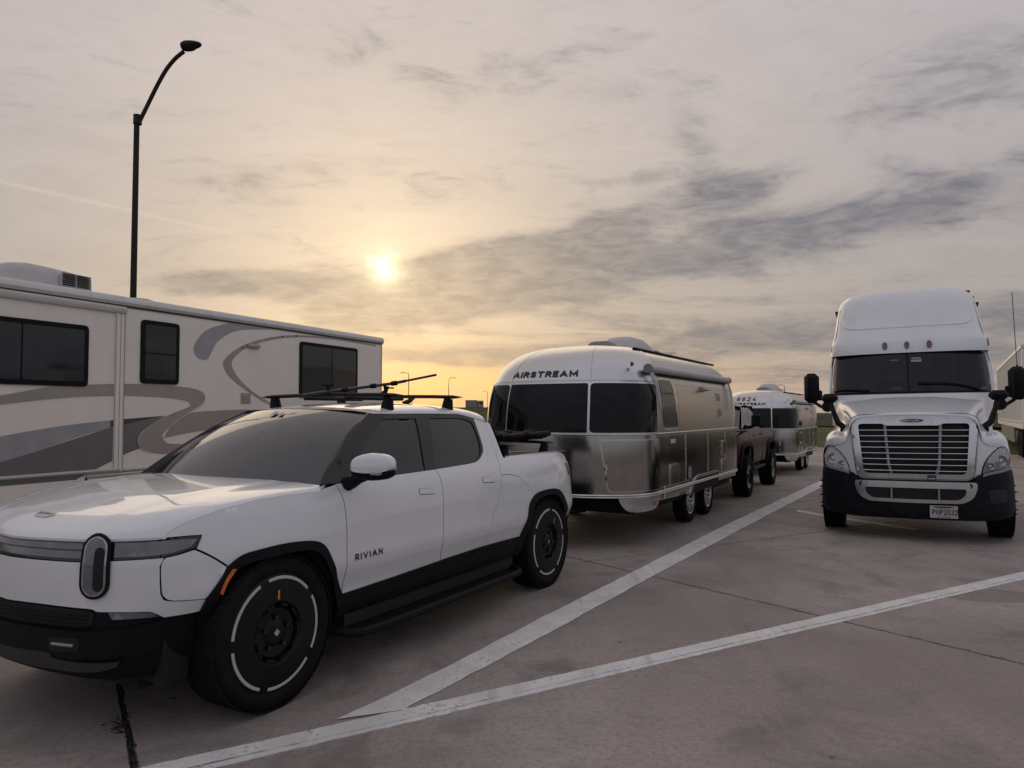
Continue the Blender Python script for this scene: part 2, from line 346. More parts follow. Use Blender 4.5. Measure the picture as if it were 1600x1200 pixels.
def text(name, s, fn, u0, v0, h, m, parent, stretch=1., thick=.20, off=.003, dir=1, space=.34, slope=0., up=1):
    "lettering laid on the surface fn, strokes with square ends; dir = sign of u along the reading direction"
    cx = 0.; k = thick / 2; first = None
    for ch in s:
        V, F = [], []
        w_, lines = GLY[ch]
        for L in lines:
            P = np.array([(cx + p[0] * stretch, p[1]) for p in L]); P[:, 1] = k + P[:, 1] * (1 - thick); P = P[np.r_[True, np.hypot(*np.diff(P, axis=0).T) > 1e-5]]; n_ = len(P); closed = np.hypot(*(P[0] - P[-1])) < 1e-6; q = len(V)
            for i in range(n_):
                a = P[i] - P[i - 1] if i else (P[-1] - P[-2] if closed else P[1] - P[0]); b = P[i + 1] - P[i] if i < n_ - 1 else (P[1] - P[0] if closed else P[-1] - P[-2])
                a = a / np.hypot(*a); b = b / np.hypot(*b); t = a + b; t = t / max(np.hypot(*t), 1e-6); nn = np.array([-t[1], t[0]]); sc_ = k / max(.42, abs(nn @ np.array([-b[1], b[0]])))
                e = P[i].copy()
                if not closed and i == 0: e = e - b * k * .8
                if not closed and i == n_ - 1: e = e + a * k * .8
                V += [e + nn * sc_, e - nn * sc_]
            F += [(q + 2 * i, q + 2 * i + 1, q + 2 * i + 3, q + 2 * i + 2) for i in range(n_ - 1)]
        cx += w_ * stretch + thick + space
        V = np.array(V) * h; uv = np.stack([u0 + dir * V[:, 0], v0 + up * V[:, 1] + slope * V[:, 0]], 1); P = fn(uv[:, 0], uv[:, 1]); N_ = normals(fn, uv); j = np.arange(len(P))[:, None] * 1e-6
        o = mesh(name, P + N_ * (off + j), F, m, parent, smooth=False); o['kind'] = 'stuff'
    return o
class Plan:
    "plan-view curve with arc-length parameter s, from the nose centre to the tail centre"
    def __init__(self, pts, n=1500):
        p = np.array(pts, float); d_ = np.r_[0, np.cumsum(np.hypot(*np.diff(p, axis=0).T) ** .5)]; q = np.linspace(0, d_[-1], n)
        def cub(y):
            N = len(d_); h = np.diff(d_); A = np.zeros((N, N)); r = np.zeros(N); A[0, 0] = A[-1, -1] = 1
            for i in range(1, N - 1):
                A[i, i - 1] = h[i - 1]; A[i, i] = 2 * (h[i - 1] + h[i]); A[i, i + 1] = h[i]; r[i] = 6 * ((y[i + 1] - y[i]) / h[i] - (y[i] - y[i - 1]) / h[i - 1])
            M_ = np.linalg.solve(A, r); i = np.clip(np.searchsorted(d_, q) - 1, 0, N - 2); a = d_[i + 1] - q; b = q - d_[i]
            return (M_[i] * a ** 3 + M_[i + 1] * b ** 3) / (6 * h[i]) + (y[i] / h[i] - M_[i] * h[i] / 6) * a + (y[i + 1] / h[i] - M_[i + 1] * h[i] / 6) * b
        x, y = cub(p[:, 0]), cub(p[:, 1]); self.x, self.y = x, y
        self.s = np.r_[0, np.cumsum(np.hypot(np.diff(x), np.diff(y)))]
        tx, ty = np.gradient(x, self.s), np.gradient(y, self.s); l = np.hypot(tx, ty); self.nx, self.ny = -ty / l, tx / l
        if self.nx[0] < 0: self.nx, self.ny = -self.nx, -self.ny
        self.nx[0], self.ny[0] = 1, 0
    def at(self, s):
        f = lambda a: np.interp(s, self.s, a); return f(self.x), f(self.y), f(self.nx), f(self.ny)
    def s_of_x(self, x):
        i = np.argsort(self.x); return np.interp(x, self.x[i], self.s[i])
def wheel(parent, x, y, r, wid, side=1, name='wheel', rimr=None, rim=None, tread=True):
    "tyre with tread blocks; side = +1 when the outside faces +y. Returns the wheel part (its tyre), rim built by the caller"
    rr = rimr or r * .66; h = wid / 2
    prof = [(rr * .97, -h * .7), (rr + .01, -h * .86), ((rr + r) / 2, -h), (r - .05, -h * .97), (r - .015, -h * .86), (r - .004, -h * .6), (r - .004, 0), (r - .004, h * .6), (r - .015, h * .86), (r - .05, h * .97), ((rr + r) / 2, h), (rr + .01, h * .9), (rr - .004, h * .80), (rr - .02, h * .62)]
    mb = MB().lathe(prof, 64, (x, y, r))
    if tread:
        n_ = 54
        for i in range(n_):
            a = 2 * math.pi * i / n_
            for j, (y0, y1) in enumerate(((-.92, -.5), (-.42, -.04), (.04, .42), (.5, .92))):
                da = (.018 if j % 2 else 0.)
                q = []
                for aa in (a + da, a + da + .104):
                    for rad in (r - .009, r - .001):
                        for yy in (y0 * h, y1 * h):
                            q.append((x + rad * math.cos(aa), y + yy, r + rad * math.sin(aa)))
                mb.add(q, [(0, 1, 3, 2), (4, 6, 7, 5), (0, 4, 5, 1), (2, 3, 7, 6), (0, 2, 6, 4), (1, 5, 7, 3)])
    return mb
# ================================================================ the ground
def structure(o): o['kind'] = 'structure'; return o
def concrete():
    m = bpy.data.materials.new('worn_concrete'); m.use_nodes = True; t = NT(m.node_tree)
    o = t.n('ShaderNodeTexCoord').outputs['Object']
    big = t.noise(o, .33, 4, .55, .4); mid = t.noise(o, 1.7, 6, .62, .6); fine = t.noise(o, 26., 8, .78); grit = t.noise(o, 120., 2, .6)
    c = t.mix(t.ss(.36, .64, big), (.250, .204, .183, 1), (.375, .316, .285, 1))
    c = t.mix(t.m('MULTIPLY', t.ss(.46, .74, mid), .68), c, (.150, .126, .118, 1))
    c = t.mix(t.m('MULTIPLY', t.ss(.44, .66, fine), .62), c, (.165, .138, .128, 1))
    c = t.mix(t.m('MULTIPLY', t.ss(.60, .70, grit), .9), c, (.52, .47, .44, 1))
    # rubbed-in tyre grime along the lane
    lane = t.n('ShaderNodeMapping', {'Vector': o, 'Rotation': (0, 0, R(29.8)), 'Scale': (1.6, .10, 1)}).outputs[0]
    st = t.m('MULTIPLY', t.ss(.50, .78, t.noise(lane, 1.0, 6, .65, .3)), .60)
    c = t.mix(st, c, (.150, .126, .118, 1))
    # scattered oil and gum spots
    vo = t.n('ShaderNodeTexVoronoi', {'Vector': o, 'Scale': 1.7, 'Randomness': 1.}); 
    sp = t.m('ADD', vo.outputs['Distance'], t.m('MULTIPLY', t.noise(o, 14., 3, .6), .05))
    c = t.mix(t.m('MULTIPLY', t.m('SUBTRACT', 1., t.ss(.048, .066, sp)), .80), c, (.055, .047, .045, 1))
    vo2 = t.n('ShaderNodeTexVoronoi', {'Vector': o, 'Scale': .33, 'Randomness': 1.})
    sp2 = t.m('ADD', vo2.outputs['Distance'], t.m('MULTIPLY', t.noise(o, 5., 4, .6), .10))
    c = t.mix(t.m('MULTIPLY', t.m('SUBTRACT', 1., t.ss(.10, .24, sp2)), .45), c, (.085, .072, .068, 1))
    blot = t.noise(o, .85, 7, .66, 1.2); c = t.mix(t.m('MULTIPLY', t.ss(.53, .68, blot), .50), c, (.125, .103, .095, 1))
    # one old spill beside the painted line
    q = t.vm('SUBTRACT', o, (4.42, 6.83, 0)); q = t.n('ShaderNodeMapping', {'Vector': q, 'Rotation': (0, 0, R(-31)), 'Scale': (1.75, 3.4, 1)}).outputs[0]
    r_ = t.m('ADD', t.vm('LENGTH', q, out=1), t.m('MULTIPLY', t.noise(o, 3., 3, .5), .22))
    c = t.mix(t.m('MULTIPLY', t.m('SUBTRACT', 1., t.ss(.93, 1.02, r_)), .42), c, (.085, .070, .066, 1))
    p = t.n('ShaderNodeBsdfPrincipled', {'Base Color': c, 'Roughness': t.m('MULTIPLY_ADD', mid, -.25, .86)})
    h = t.m('ADD', t.m('MULTIPLY', fine, .6), t.m('MULTIPLY', grit, .5))
    t.set(p.inputs['Normal'], t.n('ShaderNodeBump', {'Strength': .22, 'Distance': .005, 'Height': h}).outputs[0])
    t.n('ShaderNodeOutputMaterial', {0: p.outputs[0]}); return m
CONC = concrete()
TAR = mat('joint_tar', (.020, .018, .018), .7, var=.3, vscale=20)
GRASS = mat('dry_grass', (.075, .085, .030), .9, var=.35, vscale=.5, dirt=.5, dirtcol=(.085, .075, .035), spec=.1)
FIELD = mat('dark_scrub_field', (.050, .052, .026), .95, var=.35, vscale=.15, dirt=.4, dirtcol=(.045, .035, .022), spec=.05)
LANE = R(29.8); LO = np.array([-2.169, 4.705]); FW = np.array([-math.sin(LANE), -math.cos(LANE)]); LF = np.array([math.cos(LANE), -math.sin(LANE)])
LROT = math.atan2(FW[1], FW[0])
def lane(x, y=0., z=0.): p = LO + FW * x + LF * y; return (float(p[0]), float(p[1]), z)
# grassland: one sheet to the horizon
rad = np.r_[0, 8, 16, 24, 28, 32, 38, 46, 56, 68, 82, 95, 110, 135, 180, 260, 400, 700, 1300, 2600, 5000]; azs = np.linspace(-np.pi, np.pi, 145)[:-1]
RG, AG = np.meshgrid(rad, azs)
hz = 1.15 * sstep(30, 95, RG) * (.25 + .75 * sstep(-.1, .25, AG)) + .12 * np.sin(RG * .09 + AG * 7) * sstep(34, 60, RG)
MB().grid(np.stack([RG * np.sin(AG), RG * np.cos(AG), -.06 + hz], -1), closed=True).build('ground', GRASS, None, angle=None)
structure(bpy.data.objects['ground'])
# darker scrubby field behind the verge
rf = np.array([62, 70, 82, 95, 118, 150.]); zf = np.array([.45, .62, .95, 1.12, 1.28, 1.30]); af = np.linspace(.16, 1.3, 60)
P = np.array([[(r * math.sin(a), r * math.cos(a), z + .16 + .10 * math.sin(a * 37) + .05 * math.sin(a * 91 + i)) for i, (r, z) in enumerate(zip(rf, zf))] for a in af])
structure(MB().grid(P).build('field', FIELD, None, angle=None))
# road embankment on the far left
xs = np.linspace(-260, 120, 60); P = np.array([[(x, 300 + dy_ + .12 * x, h + .25 * math.sin(x * .07)) for dy_, h in ((-22, 0.), (-12, 1.9), (-5, 3.6), (0, 4.1), (9, 4.1), (16, 3.2), (30, 0.))] for x in xs])
structure(MB().grid(P).build('embankment', GRASS, None, angle=None))
# concrete apron: joint bed with cast slabs on it
ua = R(59.); UV_U = np.array([math.sin(ua), math.cos(ua)]); UV_V = np.array([-math.cos(ua), math.sin(ua)])
def uv2w(u, v): return UV_U * u + UV_V * v
ul = [-27.5, -22.8, -18.1, -13.5, -8.9, -4.3, .30, 5.15, 9.5, 14.1, 18.7, 23.3, 27.9, 32.5]; vl = [-13.6, -10.5, -7.0, -3.4, .0, 3.85, 6.75, 9.23, 12.1, 15.0, 17.9, 20.8, 23.7]
def uline(i, v): return ul[i] + ((6.0 - v) * .105 if i in (7, 8) else 0.)
bed = [uv2w(ul[0] - .5, vl[0] - .5), uv2w(ul[-1] + .5, vl[0] - .5), uv2w(ul[-1] + .5, vl[-1] + .5), uv2w(ul[0] - .5, vl[-1] + .5)]
pave = structure(mesh('pavement', [(p[0], p[1], -.022) for p in bed], [(0, 1, 2, 3)], TAR, None, smooth=False))
for i in range(len(ul) - 1):
    for j in range(len(vl) - 1):
        g = .016; c = [(uline(i, vl[j]) + g, vl[j] + g), (uline(i + 1, vl[j]) - g, vl[j] + g), (uline(i + 1, vl[j + 1]) - g, vl[j + 1] - g), (uline(i, vl[j + 1]) + g, vl[j + 1] - g)]
        near = j in (4, 5, 6, 7) and 4 <= i <= 9; k = 40 if near else 1; loop = []
        for a, b in zip(c, c[1:] + c[:1]):
            for q in range(k):
                t = q / k; p = np.array(a) * (1 - t) + np.array(b) * t
                if near and q: p = p + RNG.normal(0, .0028, 2)
                loop.append(uv2w(*p))
        cen = np.mean(loop, 0); n_ = len(loop); V = [(p[0], p[1], 0.) for p in [q + (cen - q) / np.linalg.norm(cen - q) * .006 for q in loop]] + [(p[0], p[1], -.004) for p in loop] + [(p[0], p[1], -.03) for p in loop]
        F = [tuple(range(n_))] + [(a + q, b + q, b + q + n_, a + q + n_) for q in (0, n_) for a in range(n_) for b in ((a + 1) % n_,)]
        F = [F[0]] + [f[::-1] for f in F[1:]]
        mesh('concrete_slab', V, F, CONC, pave, smooth=False)
# tar and dirt that has oozed out of the joint by the bumper: ragged crumbs along the gap
mb = MB()
def crumb(u, v, ru, rv_, k):
    n_ = 11; pts = [uv2w(u + ru * random.uniform(.35, 1.25) * math.cos(a), v + rv_ * random.uniform(.35, 1.25) * math.sin(a)) for a in np.linspace(0, 2 * np.pi, n_, endpoint=False)]; c = uv2w(u, v)
    z = .0012 + k * .000012; mb.add([(p[0], p[1], z) for p in pts] + [(c[0], c[1], z + .003)], [(i, (i + 1) % n_, n_) for i in range(n_)])
for k in range(230): v = 3.2 + 2.0 * random.random(); crumb(.30 + random.gauss(0, .008), v, random.uniform(.003, .011), random.uniform(.006, .024), k)
for k in range(46): crumb(.262 + random.gauss(0, .026), 4.52 + random.gauss(0, .055), random.uniform(.004, .016), random.uniform(.004, .014), 230 + k)
for j in range(len(ul)):
    if j in (6, 7, 8):
        for k in range(70): v = random.uniform(2., 11.); crumb(uline(j, v) + random.gauss(0, .004), v, random.uniform(.002, .005), random.uniform(.006, .02), 300 + k)
for k in range(90): u = random.uniform(3., 12.); crumb(u, 6.75 + random.gauss(0, .004), random.uniform(.006, .02), random.uniform(.002, .005), 400 + k)
o = mb.build('joint_sealant', TAR, pave, smooth=False, angle=None); o['kind'] = 'stuff'
# ---------------------------------------------------------------- painted lines
def paint():
    m = bpy.data.materials.new('worn_white_road_paint'); m.use_nodes = True; t = NT(m.node_tree); o = t.n('ShaderNodeTexCoord').outputs['Object']
    n1 = t.noise(o, 26., 6, .7, .3); n2 = t.noise(o, 3.2, 5, .6); n3 = t.noise(o, 120., 3, .7)
    c = t.mix(t.ss(.3, .7, n2), (.58, .56, .54, 1), (.76, .735, .715, 1))
    c = t.mix(t.m('MULTIPLY', t.ss(.50, .72, n3), .35), c, (.38, .35, .33, 1))
    q = t.m('ADD', n1, t.m('MULTIPLY', t.m('SUBTRACT', n2, .5), .5))
    c = t.mix(t.m('MULTIPLY', t.ss(.56, .70, q), .70), c, (.26, .22, .205, 1))
    lane_ = t.n('ShaderNodeMapping', {'Vector': o, 'Rotation': (0, 0, R(31)), 'Scale': (9., .6, 1)}).outputs[0]
    c = t.mix(t.m('MULTIPLY', t.ss(.52, .74, t.noise(lane_, 1., 5, .6)), .45), c, (.24, .21, .20, 1))
    p = t.n('ShaderNodeBsdfPrincipled', {'Base Color': c, 'Roughness': .72}); t.set(p.inputs['Normal'], t.n('ShaderNodeBump', {'Strength': .3, 'Distance': .004, 'Height': n1}).outputs[0])
    t.n('ShaderNodeOutputMaterial', {0: p.outputs[0]}); return m
PAINT = paint()
def stripe(name, A, B, z, label, wob=.006, n=220):
    A = np.array(A, float); B = np.array(B, float)
    def rs(P):
        L = np.r_[0, np.cumsum(np.hypot(*np.diff(P, axis=0).T))]; t = np.linspace(0, L[-1], n); return np.stack([np.interp(t, L, P[:, 0]), np.interp(t, L, P[:, 1])], 1)
    a, b = rs(A), rs(B)
    def jit():
        q = RNG.normal(0, wob, (n, 2)); s = np.cumsum(RNG.normal(0, wob * .25, (n, 2)), 0); s -= np.linspace(s[0], s[-1], n); return q * .6 + s * .35
    a = a + jit(); b = b + jit(); V = [(p[0], p[1], z) for p in np.vstack([a, b])] + [(p[0], p[1], z - .0035) for p in np.vstack([a, b])]
    F = [(i + n, i + n + 1, i + 1, i) for i in range(n - 1)] + [(i, i + 1, 2 * n + i + 1, 2 * n + i) for i in range(n - 1)] + [(n + i + 1, n + i, 3 * n + i, 3 * n + i + 1) for i in range(n - 1)]
    o = mesh(name, V, F, PAINT, None, smooth=False); return structure(o)
# stall line beside the row of vehicles, then the cross line it runs into (split along an old crack)
stripe('stall_line', [(-.955, 4.085), (-.423, 4.94), (.264, 6.131), (1.167, 7.654), (3.17, 11.05), (7.45, 18.0), (12.0, 25.4)], [(-.62, 4.215), (-.259, 4.797), (.239, 5.60), (1.32, 7.42), (3.19, 10.50), (7.50, 17.5), (12.15, 25.1)], .0075, 'stall line')
def l2(u): p = uv2w(u, 0); return p
def along(v, u0=-4.0, u1=16., k=30): return [uv2w(u, v + (.006 * math.sin(u * 3.1) if abs(v - 3.84) < .03 else 0)) for u in np.linspace(u0, u1, k)]
stripe('cross_line', along(3.945), along(3.822), .004, 'cross line', .004, 420)
stripe('cross_line', along(3.813), along(3.765), .004, 'cross line', .004, 420)
stripe('stall_line', [(4.95, 12.83), (5.2, 12.1), (5.9, 10.7)], [(4.84, 12.6), (5.05, 12.0), (5.75, 10.6)], .004, 'stub')
# ================================================================ white electric pickup (nearest)
RP = Plan([(.94, 0), (.935, .15), (.91, .35), (.862, .55), (.79, .68), (.68, .79), (.5, .875), (.25, .93), (0, .957), (-.5, .972), (-1.5, .98), (-2.5, .98), (-3.3, .975), (-3.7, .955), (-4.0, .905), (-4.2, .79), (-4.29, .5), (-4.31, 0)])
ZS = [.28, .35, .45, .55, .66, .715, .74, .82, .95, 1.08, 1.17, 1.23, 1.27, 1.32, 1.45, 1.6, 1.67, 1.71]
OS = [-.16, -.10, -.062, -.045, -.006, .014, .016, .008, -.002, -.018, -.04, -.066, -.09, -.115, -.175, -.255, -.30, -.345]
ZF = [.28, .34, .42, .55, .62, .68, .72, .80, .90, 1.0, 1.06, 1.10, 1.2]
OF = [-.16, -.06, -.02, .0, .004, .0, .0, .004, .002, -.012, -.028, -.05, -.12]
def RIV(s, z):
    s = np.asarray(s, float); z = np.asarray(z, float); x, y, nx, ny = RP.at(np.abs(s)); w_ = sstep(.40, .80, x)
    o = pchip(ZF, OF, z) * w_ + pchip(ZS, OS, z) * (1 - w_)
    # soft swell over the wheel arches
    for cx in (0., -3.4): o = o + .020 * np.exp(-((x - cx) / .52) ** 2 - ((z - .86) / .22) ** 2)
    return np.stack([x + nx * o, (y + ny * o) * np.where(s < 0, -1, 1), z], -1)
pk = thing('pickup_truck', 'white electric pickup with roof bars, black wheels and stadium headlights, nearest the camera', 'pickup truck', lane(0), LROT)
G_ = .0045
HS = [(1.915, 1.196), (1.688, 1.198), (1.459, 1.19), (1.217, 1.158), (1.076, 1.123), (.994, 1.094), (.952, 1.069), (.943, 1.050)]
AF = [(1.144, .725), (1.217, .814), (1.250, .862), (1.331, .908), (1.429, .923), (1.602, .932), (1.769, .923), (1.868, .9), (1.928, .853), (1.975, .767), (2.033, .665), (2.105, .53)]
def sh(L, a, b=0.): return [(p[0] + a, p[1] + b) for p in L]
DF = [(2.135, .522), (2.112, .724), (2.118, .849), (2.126, 1.0), (2.122, 1.129), (2.09, 1.226)]
fender = segs(sh(DF, -G_), [(2.085, 1.222), (1.95, 1.205)], sh(HS, .004, -.005), [(.95, 1.046), (1.04, 1.046), (1.119, 1.043)], [(1.122, 1.036), (1.092, .975)], [(1.092, .975), (1.17, .928), (1.250, .868)], AF[2:])
panel('front_fender', fender, RIV, WHITE, pk, .035, both=True)
corner = segs([(1.082, .968), (1.165, .918), (1.245, .858)], AF[1::-1], [(1.131, .714), (1.04, .722), (.965, .732), (.932, .757), (.923, .80), (.92, .907), (.94, .945)], [(.94, .945), (1.01, .955), (1.07, .968)])
panel('bumper_corner', corner, RIV, WHITE, pk, .035, both=True)
half = [(0, .928), (.25, .932), (.54, .937), (.70, .944), (.932, .946)]
edge = [(.912, .907), (.915, .80), (.924, .754), (.96, .726), (1.132, .708)]
lowr = [(1.135, .665), (1.108, .648), (.94, .648)], [(.93, .652), (.90, .672), (.86, .687), (.74, .694), (.63, .698), (.573, .712), (.26, .715), (0, .706)]
right = segs(half, edge, lowr[0], lowr[1]); right[0][0] = 0
fascia = np.vstack([right, (right[1:-1] * [-1, 1])[::-1]])
panel('front_fascia', fascia, RIV, WHITE, pk, .035)
# light bar and headlights
bt = [(1.117, 1.041), (.935, 1.044), (.667, 1.045), (.547, 1.044), (.22, 1.037), (0, 1.030)]; bb = [(0, .934), (.25, .937), (.54, .941), (.69, .948), (.935, .951), (1.074, .978)]
def mirror_poly(L): L = np.asarray(L, float); return np.vstack([L, (L * [-1, 1])[::-1]])
bar = segs(bb, [(1.098, .985), (1.12, 1.032)], bt); bar = np.vstack([bar[:-1], (bar[1:-1] * [-1, 1])[::-1]])
lb = panel('light_bar', bar, RIV, BLACKG, pk, .03, off=-.010, thick=.02)
panel('lens', np.vstack([crom([(-.525, 1.028), (-.25, 1.022), (0, 1.016), (.25, 1.022), (.525, 1.028)], 5), crom([(.53, .998), (.25, .994), (0, .99), (-.25, .994), (-.53, .998)], 5)]), RIV, LENS, lb, .03, off=-.005, thick=.004)
panel('lens', np.vstack([crom([(-.525, .99), (-.25, .986), (0, .982), (.25, .986), (.525, .99)], 5), crom([(.53, .955), (.25, .951), (0, .948), (-.25, .951), (-.53, .955)], 5)]), RIV, LENS, lb, .03, off=-.004, thick=.004)
for sg in (1, -1):
    f = lambda s, z, sg=sg: RIV(s, z) * np.array([1, sg, 1])
    panel('lens', segs([(.70, 1.030), (.935, 1.030), (1.075, 1.028)], [(1.10, 1.024), (1.062, .988)], [(1.062, .988), (.935, .964), (.70, .962)]), f, LENS, lb, .03, off=-.005, thick=.004)
    hd = panel('headlight', stadium(.617, .918, .073, .157), f, BLACKP, pk, .02, off=.014, thick=.03)
    panel('reflector_ring', stadium(.617, .918, .058, .142), f, CLEARL, hd, .02, off=.017, thick=.003, holes=[stadium(.617, .918, .050, .134)])
    panel('lamp_lens', stadium(.617, .918, .050, .134), f, LENS, hd, .015, off=.0165, thick=.002)
    panel('projector', stadium(.640, .905, .024, .105), f, DARKIN, hd, .015, off=.0185, thick=.002)
# hood: clamshell with rolled edge
hs = np.array(HS[::-1]); hsS = np.r_[0, .3, .6, hs[:, 0]]; hsZ = np.r_[1.034, 1.042, 1.049, hs[:, 1]]
HC = Plan([(.94, 0), (.935, .15), (.91, .35), (.862, .55), (.79, .68), (.68, .79), (.5, .875), (.25, .93), (0, .957), (-.5, .972)]) if False else RP
sv = np.linspace(0, 1.93, 240); edgeP = RIV(sv, np.interp(sv, hsS, hsZ))
epoly = np.vstack([edgeP[:, :2], [(-.42, edgeP[-1, 1] - .01), (-.36, .80), (-.30, .5), (-.25, 0)]])
hedge = edgeP[:, :2]
def hoodz(x, y):
    x = np.asarray(x, float); ya = np.abs(np.asarray(y, float)); q = np.stack([x, ya], 1); dmin = np.full(len(q), 9.); zb = np.zeros(len(q))
    for a, b, za, zb_ in zip(edgeP[:-1, :2], edgeP[1:, :2], edgeP[:-1, 2], edgeP[1:, 2]):
        e = b - a; t = np.clip(((q - a) @ e) / max(e @ e, 1e-12), 0, 1); d_ = np.hypot(*((q - a) - t[:, None] * e).T); k = d_ < dmin; dmin[k] = d_[k]; zb[k] = (za + (zb_ - za) * t)[k]
    zc_ = pchip([-.6, -.3, 0, .3, .55, .72, .85, .94], [1.262, 1.253, 1.240, 1.213, 1.170, 1.132, 1.098, 1.07], x) - .012 * (ya / .8) ** 2
    zc_ = zc_ + .006 * sstep(.66, .55, ya + .10 * sstep(-.3, .8, x))
    k = np.sqrt(np.clip(1 - (1 - np.clip(dmin / .20, 0, 1)) ** 2, 0, 1)); return zb + np.maximum(zc_ - zb, .004) * k
def HOOD(x, y): return np.stack([np.asarray(x, float), np.asarray(y, float), hoodz(x, y)], -1)
hp = epoly[:-1]; hpoly = np.vstack([(hp * [1, -1])[1:][::-1], hp]); hpoly = np.vstack([hpoly, [(-.25, 0)]])
ex = []
for dd_ in (.003, .008, .016, .028, .045, .07, .10, .14, .18):
    for i in range(0, len(hedge) - 1, 3):
        t = hedge[min(i + 1, len(hedge) - 1)] - hedge[i - 1 if i else 0]; t = t / np.linalg.norm(t); n_ = np.array([t[1], -t[0]]) ; c = hedge[i] + (n_ if n_ @ (np.array([-.1, 0]) - hedge[i]) > 0 else -n_) * dd_
        if c[0] > -.40: ex += [c, c * [1, -1]]
hood = panel('hood', hpoly, HOOD, WHITE, pk, .03, thick=.012, extra=np.array(ex))
def HB(u, v): 
    p = HOOD(np.asarray(v, float), np.asarray(u, float)); return p
bd = panel('badge', [(.765, -.045), (.735, -.085), (.765, -.125)], HOOD, CHROME, hood, .02, off=.006, thick=.006) if False else panel('badge', rp([(.79, .055), (.758, .085), (.726, .055), (.726, -.055), (.758, -.085), (.79, -.055)], .004), HOOD, CHROME, hood, .02, off=.005, thick=.006)
text('badge_lettering', 'RIVIAN', lambda u, v: HOOD(v, u)[..., :] * 1., -.058, .747, .020, BLACKP, bd, stretch=1.0, thick=.16, off=-.0065)
# doors
DB = [(3.203, .553), (3.158, .692), (3.166, .811), (3.192, 1.023), (3.2, 1.166), (3.185, 1.238)]
fd = panel('front_door', segs(sh(DF, G_), [(2.105, 1.226), (2.45, 1.234), (2.779, 1.241), (3.178, 1.247)], sh(DB, -G_)[::-1], [(3.19, .557), (2.65, .540), (2.145, .527)]), RIV, WHITE, pk, .04, both=True)
DRr = [(4.138, 1.314), (4.09, 1.153), (4.052, 1.047), (3.98, .918), (3.855, .772), (3.81, .65), (3.818, .566)]
rd = panel('rear_door', segs(sh(DB, G_), [(3.19, 1.249), (3.45, 1.255), (3.69, 1.263), (3.80, 1.276), (3.873, 1.302), (3.94, 1.345), (3.966, 1.385), (3.985, 1.47), (4.014, 1.621)], [(4.03, 1.632), (4.162, 1.60)], [(4.162, 1.60), (4.152, 1.45), (4.138, 1.314)], DRr, [(3.805, .572), (3.22, .560)]), RIV, WHITE, pk, .04, both=True)
AR = [(4.434, .556), (4.455, .635), (4.507, .821), (4.60, .905), (4.70, .936), (4.83, .946), (5.0, .944), (5.15, .915), (5.26, .84), (5.36, .72), (5.42, .60)]
gear_top = [(4.10, 1.142), (4.19, 1.141), (4.277, 1.131), (4.35, 1.115), (4.404, 1.098), (4.50, 1.035), (4.612, .945)]
panel('gear_tunnel_door', segs(sh(DRr[::-1], G_ * 1.5), sh(gear_top, 0, -.005), AR[3::-1], [(4.43, .552), (3.83, .566)]), RIV, WHITE, pk, .04, both=True)
bedside = segs([(4.096, 1.15), (4.142, 1.30)], [(4.146, 1.31), (4.23, 1.276)], [(4.23, 1.276), (4.765, 1.280), (5.25, 1.278), (5.5, 1.268), (5.62, 1.24)], [(5.66, 1.16), (5.70, 1.05), (5.74, .9), (5.72, .62)], [(5.72, .62), (5.425, .60)], AR[::-1][:-3], gear_top[::-1])
panel('bed_side', bedside, RIV, WHITE, pk, .04, both=True)
panel('cab_corner', segs([(4.17, 1.60), (4.158, 1.45), (4.148, 1.318)], [(4.155, 1.30), (4.235, 1.275)], [(4.235, 1.275), (4.24, 1.45), (4.25, 1.585)]), RIV, WHITE, pk, .03, off=-.002, both=True)
panel('tail_panel', segs([(5.80, 1.16), (5.86, 1.19), (6.2, 1.20), (6.47, 1.20)], [(6.47, .66), (5.74, .63)], [(5.74, .63), (5.76, .9), (5.72, 1.04)], [(5.80, 1.03), (5.82, 1.1)]), RIV, WHITE, pk, .05, both=True)
panel('tail_lamp', rp([(5.50, 1.158), (5.80, 1.170), (5.79, 1.02), (5.545, 1.03)], .012), RIV, REDL, pk, .03, off=.006, both=True)
panel('rear_bumper', segs([(5.41, .61), (6.47, .645)], [(6.47, .42), (5.47, .42)]), RIV, BLACKP, pk, .05, off=.012, both=True)
# black cladding
AFi = [(1.202, .729), (1.25, .80), (1.298, .838), (1.36, .858), (1.427, .868), (1.60, .878), (1.765, .870), (1.83, .855), (1.876, .826), (1.91, .785), (1.936, .737), (2.0, .655), (2.055, .56), (2.105, .44)]
AFo = [(1.10, .60), (1.120, .67)] + AF[:-1] + [(2.142, .518)]
fl = panel('arch_flare', segs(AFo, [(2.165, .47), (2.15, .40)], AFi[::-1], [(1.175, .66), (1.16, .52), (1.13, .42)]), RIV, BLACKP, pk, .03, off=.016, thick=.035, both=True)
panel('marker_lamp', segs([(1.213, .722), (1.236, .772), (1.272, .818)], [(1.292, .842), (1.268, .846)], [(1.268, .846), (1.232, .80), (1.198, .735)]), RIV, AMBER, fl, .02, off=.020, thick=.008)
ARi = [(4.565, .45), (4.548, .64), (4.565, .772), (4.635, .846), (4.74, .885), (4.86, .896), (4.99, .89), (5.10, .865), (5.19, .80), (5.27, .70), (5.33, .58), (5.36, .45)]
panel('arch_flare', segs([(4.40, .555)] + AR, [(5.44, .50), (5.42, .44)], ARi[::-1], [(4.50, .43), (4.38, .40)]), RIV, BLACKP, pk, .03, off=.016, thick=.035, both=True)
panel('rocker_cladding', segs([(2.10, .524), (2.65, .540), (3.22, .556), (3.83, .570), (4.46, .562)], [(4.46, .40), (2.11, .385)]), RIV, BLACKP, pk, .05, off=.012, thick=.03, both=True)
